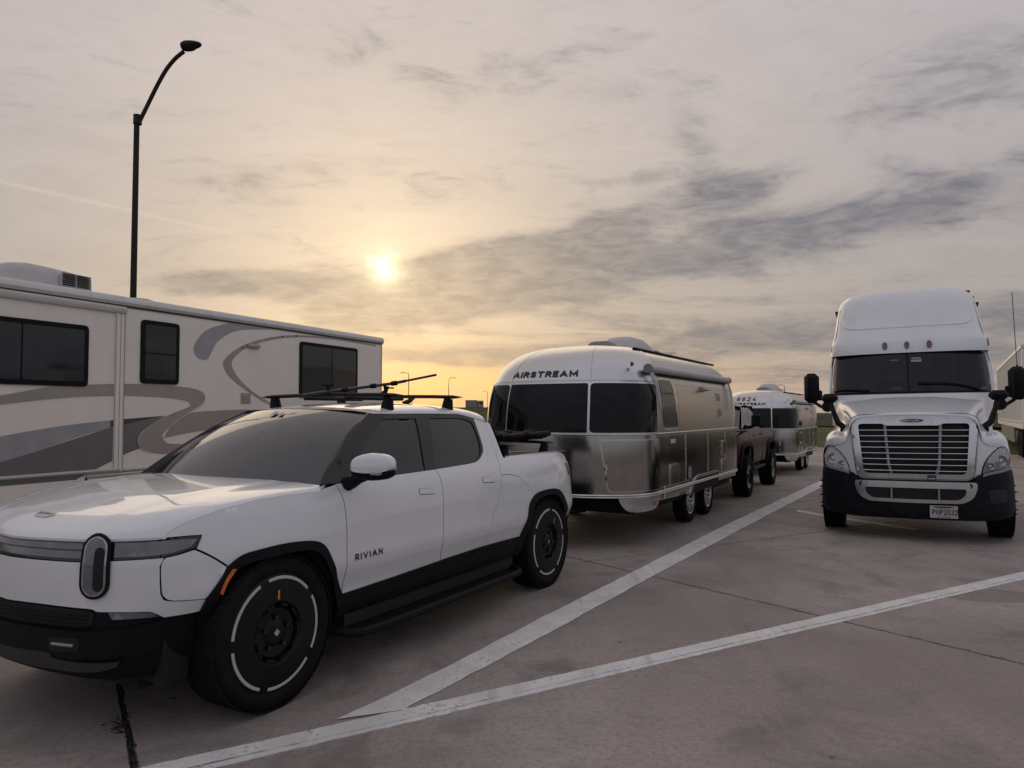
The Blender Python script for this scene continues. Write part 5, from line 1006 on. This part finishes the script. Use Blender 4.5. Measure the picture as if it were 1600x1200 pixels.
# slide-out section with its flange
panel('slide_out', rp([(U0 + .1, .84), (1.69, .84), (1.69, 3.20), (U0 + .1, 3.20)], .02), lambda u, z: np.stack([np.asarray(u, float), np.full(np.shape(u), -.024), np.asarray(z, float)], -1), RVW, rv, .3, thick=.03)
SLF = lambda u, z: np.stack([np.asarray(u, float), np.full(np.shape(u), -.030), np.asarray(z, float)], -1)
WF = lambda u, z: np.stack([np.asarray(u, float), np.full(np.shape(u), 0.), np.asarray(z, float)], -1)
panel('slide_flange', rp([(1.575, .84), (1.735, .84), (1.735, 3.145), (1.575, 3.145)], .01), SLF, RVW, rv, .3, off=.012, thick=.03)
MB().tube([(1.585, -.042, .86), (1.585, -.042, 3.10)], .007, 6).tube([(1.66, -.043, .86), (1.66, -.043, 3.12)], .005, 6).tube([(1.725, -.043, .86), (1.725, -.043, 3.12)], .007, 6).build('flange_bead', mat('grey_bead', (.34, .32, .30), .5), rv)
mb = MB(); P = [[(u, y, z) for y, z in ((-.02, 3.12), (-.060, 3.125), (-.075, 3.16), (-.07, 3.20), (-.045, 3.225), (-.02, 3.23))] for u in (U0, 1.735)]; mb.grid(np.array(P)).build('slide_awning', mat('pale_vinyl', (.56, .53, .50), .45), rv)
# roof edge moulding
P = [[(u, y, z) for y, z in ((.0, 3.245), (-.035, 3.25), (-.055, 3.29), (-.045, 3.345), (-.01, 3.38), (.08, 3.385))] for u in np.linspace(U0, U1 - .02, 3)]
MB().grid(np.array(P)).build('roof_moulding', mat('white_moulding', (.62, .60, .58), .4, coat=.3), rv); MB().box(U0, U1 - .02, -.020, .0, 3.228, 3.246).build('shadow_strip', mat('painted_shadow_line', (.05, .045, .045), .6), rv)  # the dark strip is a painted shadow line beneath the moulding
# roof furniture
P = []
for x, h in zip([-.05, .03, .2, .4, .6, .8, 1.0, 1.2, 1.40, 1.44], [.0, .14, .25, .325, .355, .352, .342, .328, .302, .29]): P.append([(x, .70 + .40 * a, 3.36 + h * (1 - abs(a) ** 8)) for a in np.linspace(-1, 1, 17)])
ac = MB().grid(np.array(P)).build('air_conditioner', WPL, rv, angle=50)
MB().add([(1.44, .30, 3.36), (1.44, 1.10, 3.36), (1.44, 1.09, 3.64), (1.44, .32, 3.64)], [(0, 1, 2, 3)]).build('end_panel', WPL, ac, smooth=False)
gp = lambda u, v: np.stack([.97 + u * .44, .288 + .012 * v + 0 * u, 3.43 + .215 * v - .015 * u * v], -1)
panel('grille_frame', rp([(0, 0), (1, 0), (.97, 1), (.04, 1)], .05), gp, WPL, ac, .3, off=.006, thick=.03)
for a, b in ((.05, .47), (.53, .95)):
    for j in range(6): v = .08 + j * .15; MB().box(.97 + a * .44, .97 + b * .44, .270, .284, 3.440 + .20 * v, 3.440 + .20 * (v + .075)).build('louvre', DARKIN, ac)
P = [[(2.4 + .32 * c_ * r_, .55 + .28 * s_ * r_, 3.38 + .10 * math.sqrt(max(0, 1 - r_ ** 3))) for c_, s_ in [(math.cos(a), math.sin(a)) for a in np.linspace(0, 2 * np.pi, 25)]] for r_ in (1, .97, .85, .6, .3, .01)]; MB().grid(np.array(P)).build('roof_vent', GREYP, rv, angle=60)
# windows
def rvwin(pts, r_, fn, bars=(), hb=()):
    q = rp(pts, r_); c = q.mean(0); fr = panel('window', q, fn, BLACKP, rv, .15, off=.022, thick=.03); lo, hi = q.min(0), q.max(0); g = .055
    us = [lo[0] + g] + list(bars) + [hi[0] - g]; zs = [lo[1] + g] + list(hb) + [hi[1] - g]
    for a, b in zip(us[:-1], us[1:]):
        for e, f in zip(zs[:-1], zs[1:]): panel('pane', rp([(a + .012, e + .012), (b - .012, e + .012), (b - .012, f - .012), (a + .012, f - .012)], .03), fn, RVGLASS, fr, .2, off=.025, thick=.002)
rvwin([(-.75, 2.04), (1.165, 2.04), (1.165, 2.885), (-.75, 2.885)], .07, SLF, (.255,)); rvwin([(2.02, 2.12), (2.71, 2.12), (2.71, 3.08), (2.02, 3.08)], .07, WF, (), (2.58,)); rvwin([(5.52, 1.97), (7.35, 1.97), (7.35, 3.06), (5.52, 3.06)], .07, WF, (6.47,))
rvwin([(-2.9, 2.04), (-1.4, 2.04), (-1.4, 2.885), (-2.9, 2.885)], .07, SLF, (-2.1,))
# graphics
TAN = mat('tan_graphic', (.34, .30, .268), .40, coat=.3, var=.04); DGR = mat('dark_grey_graphic', (.155, .147, .150), .40, coat=.3, var=.05); LGR = mat('silver_grey_graphic', (.34, .335, .345), .38, coat=.3, var=.10, vscale=3.); BLKG = mat('black_graphic', (.035, .034, .036), .4, coat=.3); CRM = mat('cream_pinstripe', (.58, .54, .49), .4)
def dec(name, L, m, off=.004, step=.09, n=5): return panel(name, segs(*L, n=n), WL, m, rv, step, off=off, thick=.002)
rib_o = [(-2.2, 1.55), (-.9, 1.74), (.04, 1.90), (.64, 2.02), (1.32, 2.08), (2.1, 2.11), (2.82, 2.09), (3.14, 2.04), (3.25, 1.94), (3.19, 1.82), (2.89, 1.66), (2.63, 1.51), (2.45, 1.36), (2.44, 1.29), (2.52, 1.21), (2.69, 1.19), (3.33, 1.20), (4.3, 1.29)]
rib_i = [(-2.2, 1.46), (-.9, 1.64), (.04, 1.79), (.86, 1.89), (1.57, 1.93), (2.38, 1.92), (2.83, 1.88), (2.95, 1.83), (2.89, 1.76), (2.51, 1.63), (2.11, 1.42), (2.01, 1.28), (2.06, 1.15), (2.25, 1.08), (2.54, 1.05), (3.16, 1.09), (4.3, 1.21)]
dec('dark_swoosh', ([(-2.5, .55), (-1.2, .78), (.06, 1.07), (.88, 1.29), (1.58, 1.48), (2.0, 1.555), (2.50, 1.63)], [(2.3, 1.2), (2.05, 1.15)], [(2.05, 1.15), (1.75, 1.06), (1.21, .85), (1.12, .80)], [(.61, .52), (-2.5, .52)]), DGR, .003)
dec('silver_swoosh', ([(-2.5, .95), (-1.2, 1.18), (.05, 1.39), (.87, 1.51), (1.53, 1.572)], [(1.53, 1.475), (1.15, 1.385), (.06, 1.08), (-1.2, .80), (-2.5, .58)]), LGR, .0055)
dec('black_wedge', ([(1.53, 1.572), (2.0, 1.605), (2.48, 1.635)], [(2.48, 1.635), (1.89, 1.535), (1.53, 1.475)]), BLKG, .006)
dec('tan_swoosh', ([(2.6, 1.50), (2.93, 1.67), (3.48, 1.715), (4.4, 1.74), (6.2, 1.74)], [(6.2, 1.62), (4.9, 1.57), (4.03, 1.47), (3.0, 1.365), (2.46, 1.29)]), TAN, .004)
mo, mi = np.array(rib_o), np.array(rib_i)
dec('tan_ribbon', (rib_o, rib_i[::-1]), TAN, .0075, .07); 
for L in (rib_o[8:16], rib_i[8:14]): MB().tube([WL(p[0], p[1]) + np.array([0, -.009, 0]) for p in crom(L, 6)], .006, 5).build('pinstripe', CRM, rv)
dec('silver_crescent', ([(3.77, 3.225), (3.29, 3.06), (3.06, 2.85), (3.0, 2.69), (3.08, 2.58), (3.2, 2.545), (3.30, 2.57)], [(3.30, 2.57), (3.37, 2.69), (3.53, 2.9), (3.92, 3.1), (4.56, 3.19), (4.94, 3.222)], [(4.94, 3.226), (3.77, 3.226)]), LGR, .004)
dec('tan_crescent', ([(8.04, 3.20), (6.63, 3.22), (5.65, 3.185), (4.98, 3.11), (4.38, 2.97), (3.93, 2.79), (3.67, 2.6), (3.63, 2.47), (3.79, 2.28), (4.2, 2.05), (4.72, 1.83), (5.3, 1.70)], [(5.1, 1.77), (4.67, 1.90), (4.27, 2.08), (3.97, 2.29), (3.82, 2.48), (3.86, 2.62), (4.11, 2.8), (4.54, 2.96), (5.03, 3.07), (5.65, 3.15), (6.64, 3.185), (8.04, 3.17)]), TAN, .004)
# trims, hatches, small fittings
for z, a, b in ((.865, U0, 1.69), (.85, 1.74, U1 - .1), (.795, 1.20, U1 - .1)): MB().tube([(a, -.03 if b < 1.7 else -.006, z), (b, -.03 if b < 1.7 else -.006, z)], .026, 8).build('body_trim', mat('trim_strip', (.50, .47, .44), .42), rv)
for a, b in ((-3.4, -2.0), (-1.95, -.4), (-.35, 1.18), (1.22, 2.9), (2.95, 4.6), (6.4, 8.1)): panel('storage_door', rp([(a, .52), (b, .52), (b, .765), (a, .765)], .02), WF, DGR if b < .7 else RVW, rv, .2, off=.012, thick=.02)
MB().box(1.188, 1.212, -.014, 0, .50, .78).build('door_gap', DARKIN, rv)
MB().box(4.17, 4.43, -.07, .0, 2.83, 2.90, .015).build('porch_light', mat('cream_plastic', (.42, .385, .34), .5), rv); sv_ = MB().box(4.03, 4.26, -.012, 0, 1.84, 2.03, .004).build('side_vent', mat('cream_plastic'), rv)
MB().box(4.06, 4.23, -.016, -.012, 1.86, 2.01).build('vent_recess', mat('vent_shade', (.36, .33, .30), .6), sv_)
for k_ in range(3): MB().box(4.06, 4.23, -.026, -.016, 1.875 + .045 * k_, 1.900 + .045 * k_).build('louvre', mat('cream_plastic'), sv_)
MB().tube([(U1 - .045, -.004, .5), (U1 - .045, -.004, 3.22)], .010, 6).build('corner_trim', mat('grey_bead'), rv)
for k_ in range(22): MB().lathe([(0, -.004), (.006, -.003), (.007, 0)], 6, (U1 - .10, 0, .6 + k_ * .118), 'y').build('screw', GREYP, rv)
for x in (5.5,): 
    for y in (.35, 2.15): wheel(None, x, y, .45, .28, tread=False).build('wheel', RUBBER, rv, angle=50)
for y in (.35, 2.15): wheel(None, -2.2, y, .45, .28, tread=False).build('wheel', RUBBER, rv, angle=50)
# ================================================================ load carried by the white pickup (parts of it, then the loose pole and rack)
def crossbar(x, z, name='roof_bar', w_=.74, foot=.60, zf=1.70, par=pk):
    P = []
    for y in np.linspace(-w_, w_, 33):
        e = min(1., (w_ - abs(y)) / .10 + .25); t = .016 * e; c = .040 * (.7 + .3 * e); zz = z + .012 * (1 - (y / w_) ** 2); P.append([(x + c * math.cos(a), y, zz + t * math.sin(a)) for a in np.linspace(0, 2 * np.pi, 11)])
    b = MB().grid(np.array(P)).build(name, BLACKP, par, angle=60)
    for sg in (1, -1): MB().tube([(x, sg * foot, zf - .02), (x, sg * foot, zf + .02), (x, sg * (foot + .01), z - .012)], [.058, .050, .038], 10).build('foot', BLACKP, b)
    return b
crossbar(-1.40, 1.812); crossbar(-2.20, 1.812)
def at_l(x, y, z): return (x, y, z)
fr = thing('camera_boom', 'thin black telescopic pole clamped across the roof bars of the white pickup', 'pole', lane(0), LROT)
A_, B_, T_ = Vector((-1.36, .0, 1.845)), Vector((-1.44, .62, 1.905)), Vector((-1.50, .985, 1.965))
MB().tube([A_ + (A_ - B_) * .35, A_, B_, B_ + (T_ - B_) * .30], [.010, .013, .012, .012], 8).tube([B_ + (T_ - B_) * .25, T_], .009, 8).build('tube', mat('black_bronze_tube', (.012, .009, .008), .4), fr)
for q in (.30, .72, 1.02): c = A_ + (B_ - A_) * q; MB().tube([c - (B_ - A_).normalized() * .022, c + (B_ - A_).normalized() * .022], .019, 10).build('lock_collar', BLACKP, fr)
MB().tube([(-1.42, .55, 1.825), (-1.43, .56, 1.85), (-1.43, .565, 1.885)], [.026, .016, .024], 8).tube([(-1.43, .56, 1.872), (-1.40, .66, 1.868)], .007, 6).build('clamp', BLACKP, fr)
MB().tube([(-1.37, .02, 1.82), (-1.37, .02, 1.90)], .014, 8).tube([(-1.34, -.02, 1.90), (-1.40, .06, 1.90)], .008, 6).build('clamp', BLACKP, fr)
bx_ = thing('ski_carrier', 'low black carrier on the roof between the bars of the white pickup', 'carrier', lane(0), LROT)
MB().box(-2.12, -1.46, .10, .20, 1.785, 1.812, .01).build('rail', BLACKP, bx_); MB().box(-2.12, -1.46, -.35, -.26, 1.785, 1.812, .01).build('rail', BLACKP, bx_)
# bed rack with folded bike tray
crossbar(-2.98, 1.372, 'bed_bar', .80, .70, 1.27); crossbar(-3.80, 1.372, 'bed_bar', .80, .70, 1.27)
bk_ = thing('bike_tray', 'black folded bike tray lying on the bed bars of the white pickup', 'bike rack', lane(0), LROT)
MB().box(-4.16, -2.80, .40, .52, 1.395, 1.425, .012).build('tray', BLACKP, bk_); MB().box(-3.98, -2.82, -.42, -.30, 1.395, 1.425, .012).build('tray', BLACKP, bk_)
for x, y in ((-2.95, .46), (-3.95, .46), (-3.45, .46), (-3.0, -.36), (-3.7, -.36)): MB().tube(crom([(x - .18, y, 1.42), (x - .08, y, 1.475), (x + .08, y, 1.48), (x + .18, y, 1.43)], 4), .022, 8).build('wheel_cradle', BLACKP, bk_)
MB().tube(crom([(-2.86, .50, 1.40), (-2.84, .30, 1.47), (-2.86, 0, 1.475), (-2.90, -.25, 1.43)], 5), .018, 8).tube([(-4.05, .60, 1.44), (-4.05, -.5, 1.46)], .030, 8).tube([(-3.0, .55, 1.44), (-4.15, .58, 1.455)], .032, 8).build('arm', BLACKP, bk_)
for k in range(2): MB().box(-3.25 - .55 * k, -3.05 - .55 * k, .50, .64, 1.425, 1.485, .025).build('strap', BLACKP, bk_)
# ================================================================ long white box trailer at the right edge
tr_d = Vector((.515, .857, 0)).normalized(); far_ = Vector((27.4, 41.5, 0)); near_ = far_ - tr_d * 17.6
bt_ = thing('box_trailer', 'long white box trailer parked behind the semi tractor at the right edge', 'trailer', (near_.x, near_.y, 0), math.atan2(tr_d.y, tr_d.x))
TW = mat('white_trailer_panel', (.80, .77, .72), .45, var=.04, dirt=.10, vscale=1.5)
MB().box(0, 17.6, -2.5, 0, 1.18, 4.10).build('box', TW, bt_, smooth=False); MB().box(-.02, 17.62, -2.52, .03, 4.02, 4.13).build('top_rail', ALUB, bt_); MB().box(-.02, 17.62, -2.52, .03, 1.10, 1.38).build('bottom_rail', TW, bt_)
for k in range(34): MB().box(.4 + k * .51, .46 + k * .51, 0., .028, 1.38, 4.02).build('rib', TW, bt_, smooth=False)
for k in range(40): MB().lathe([(0, .045), (.02, .04), (.025, .03)], 6, (.3 + k * .44, 0, 1.30), 'y').build('rivet', GREYP, bt_)
MB().box(5, 14.5, -.05, .0, .45, 1.1).build('side_skirt', mat('grey_skirt', (.20, .19, .17), .6, dirt=.2), bt_); MB().box(.5, 17, -1.8, -.7, .9, 1.15).build('frame', DARKIN, bt_)
for x in (1.6, 2.9):
    for y in (-.2, -2.2): wheel(None, x, y, .5, .4, rimr=.28, tread=False).build('wheel', RUBBER, bt_, angle=50)
for y in (-.5, -2.0): MB().box(14.6, 14.75, y - .06, y + .06, .0, 1.1).build('landing_leg', STEEL, bt_)
# ================================================================ lamp posts
def px(X, Y, D): return ((X - 800) / 1150 * D, D, CAM_H + (645 - Y) / 1150 * D)
POLE = mat('dark_bronze_pole', (.010, .009, .0085), .55, spec=.3)
D_ = 18.; lp = thing('lamp_post', 'tall dark lamp post with a bent arm standing behind the motorhome', 'lamp post', ((205 - 800) / 1150 * D_, D_, 0), 0.); ox = lp.location.x
def rel(p): return (p[0] - ox, p[1] - D_, p[2])
MB().tube([(0, 0, 0), (0, 0, 5), (0, 0, 8.95)], [.085, .075, .066], 14).build('pole', POLE, lp); MB().lathe([(.18, 0), (.18, .06), (.10, .09), (.09, .3)], 14, (0, 0, 0), 'z').build('base_plate', POLE, lp)
MB().lathe([(0, .12), (.10, .115), (.10, -.115), (0, -.12)], 12, (0.02, 0, 8.95), 'z').build('collar', POLE, lp)
MB().tube([rel(px(*p, D_)) for p in crom([(209, 184), (222, 156), (236, 126), (250, 100), (264, 82), (278, 70)], 4)], .050, 10).build('arm', POLE, lp)
c = rel(px(289, 60, D_)); P = []
for t in np.linspace(-1, 1, 13):
    r_ = (1 - abs(t) ** 2.4) ** .5 * (1 - .25 * t); P.append([(c[0] + .235 * t * .95 + .05 * t, c[1] + .15 * r_ * math.cos(a), c[2] + .02 * t + .125 * r_ * math.sin(a) * (1.1 if math.sin(a) < 0 and t < .3 else .8)) for a in np.linspace(0, 2 * np.pi, 15)])
MB().grid(np.array(P)).build('lamp_head', POLE, lp, angle=60)
def far_lamp(X, top, D, label, side=1, bend=.8):
    x = (X - 800) / 1150 * D; z = CAM_H + (645 - top) / 1150 * D; t = thing('lamp_post', label, 'lamp post', (x, D, 0), 0., 'far lamp posts'); MB().tube([(0, 0, 0), (0, 0, z - bend)], [.16, .10], 6).build('pole', GREYP, t)
    MB().tube(crom([(0, 0, z - bend), (side * .25, 0, z - .25), (side * 1.0, 0, z), (side * 1.6, 0, z - .05)], 3), .08, 6).build('arm', GREYP, t); MB().box(*sorted((side * 1.4, side * 2.1)), -.15, .15, z - .18, z).build('lamp_head', GREYP, t)
far_lamp(638.5, 582, 188., 'far lamp post nearest the motorhome, seen over the pickup roof', -1, .3); far_lamp(701, 590, 215., 'far lamp post between the roof bars and the trailer', 1, 2.2); far_lamp(761.5, 611, 330., 'far lamp post beside the distant truck', -1, .3); far_lamp(1226, 601, 240., 'far lamp post above the second trailer roof', -1, .4)
# ================================================================ truck on the far embankment, sign, guard rail
ft = thing('distant_truck', 'small white truck driving on the far embankment', 'truck', (-15.5, 300., 3.35), 0.)
MB().box(-3.4, 1.3, -1.3, 1.3, .5, 3.5, .1).build('cargo_box', GREYP, ft); MB().box(1.35, 3.9, -1.3, 1.3, .3, 3.3, .3).build('cab', STEEL, ft); MB().box(2.2, 3.93, -1.33, 1.0, 1.8, 2.8).build('window', GLASS, ft)
for x in (-2.6, 3.0): MB().lathe([(.5, -1.3), (.5, 1.3)], 12, (x, 0, .5), 'y').build('wheel', RUBBER, ft)
sg_ = thing('road_sign', 'small dark diamond road sign seen from behind above the pickup roof', 'sign', ((643.5 - 800) / 1150 * 70, 70., 0), 0.)
MB().tube([(0, 0, 0), (0, 0, 3.2)], .04, 6).build('post', STEEL, sg_); MB().add([(0, -.02, 2.72), (.33, -.02, 3.05), (0, -.02, 3.38), (-.33, -.02, 3.05), (0, .01, 2.72), (.33, .01, 3.05), (0, .01, 3.38), (-.33, .01, 3.05)], [(0, 1, 2, 3), (7, 6, 5, 4), (0, 4, 5, 1), (1, 5, 6, 2), (2, 6, 7, 3), (3, 7, 4, 0)]).build('board', mat('sign_back', (.10, .06, .04), .6), sg_, smooth=False)
gr_ = thing('guard_rail', 'steel guard rail along the grass beyond the apron', 'guard rail', (-7., 62., 0), 0.)
for z in (.48, .66): MB().box(0, 16, -.03, .03, z, z + .11, .01).build('rail', STEEL, gr_)
for k in range(8): MB().box(.5 + 2 * k, .6 + 2 * k, .03, .13, -.1, .8).build('post', STEEL, gr_)
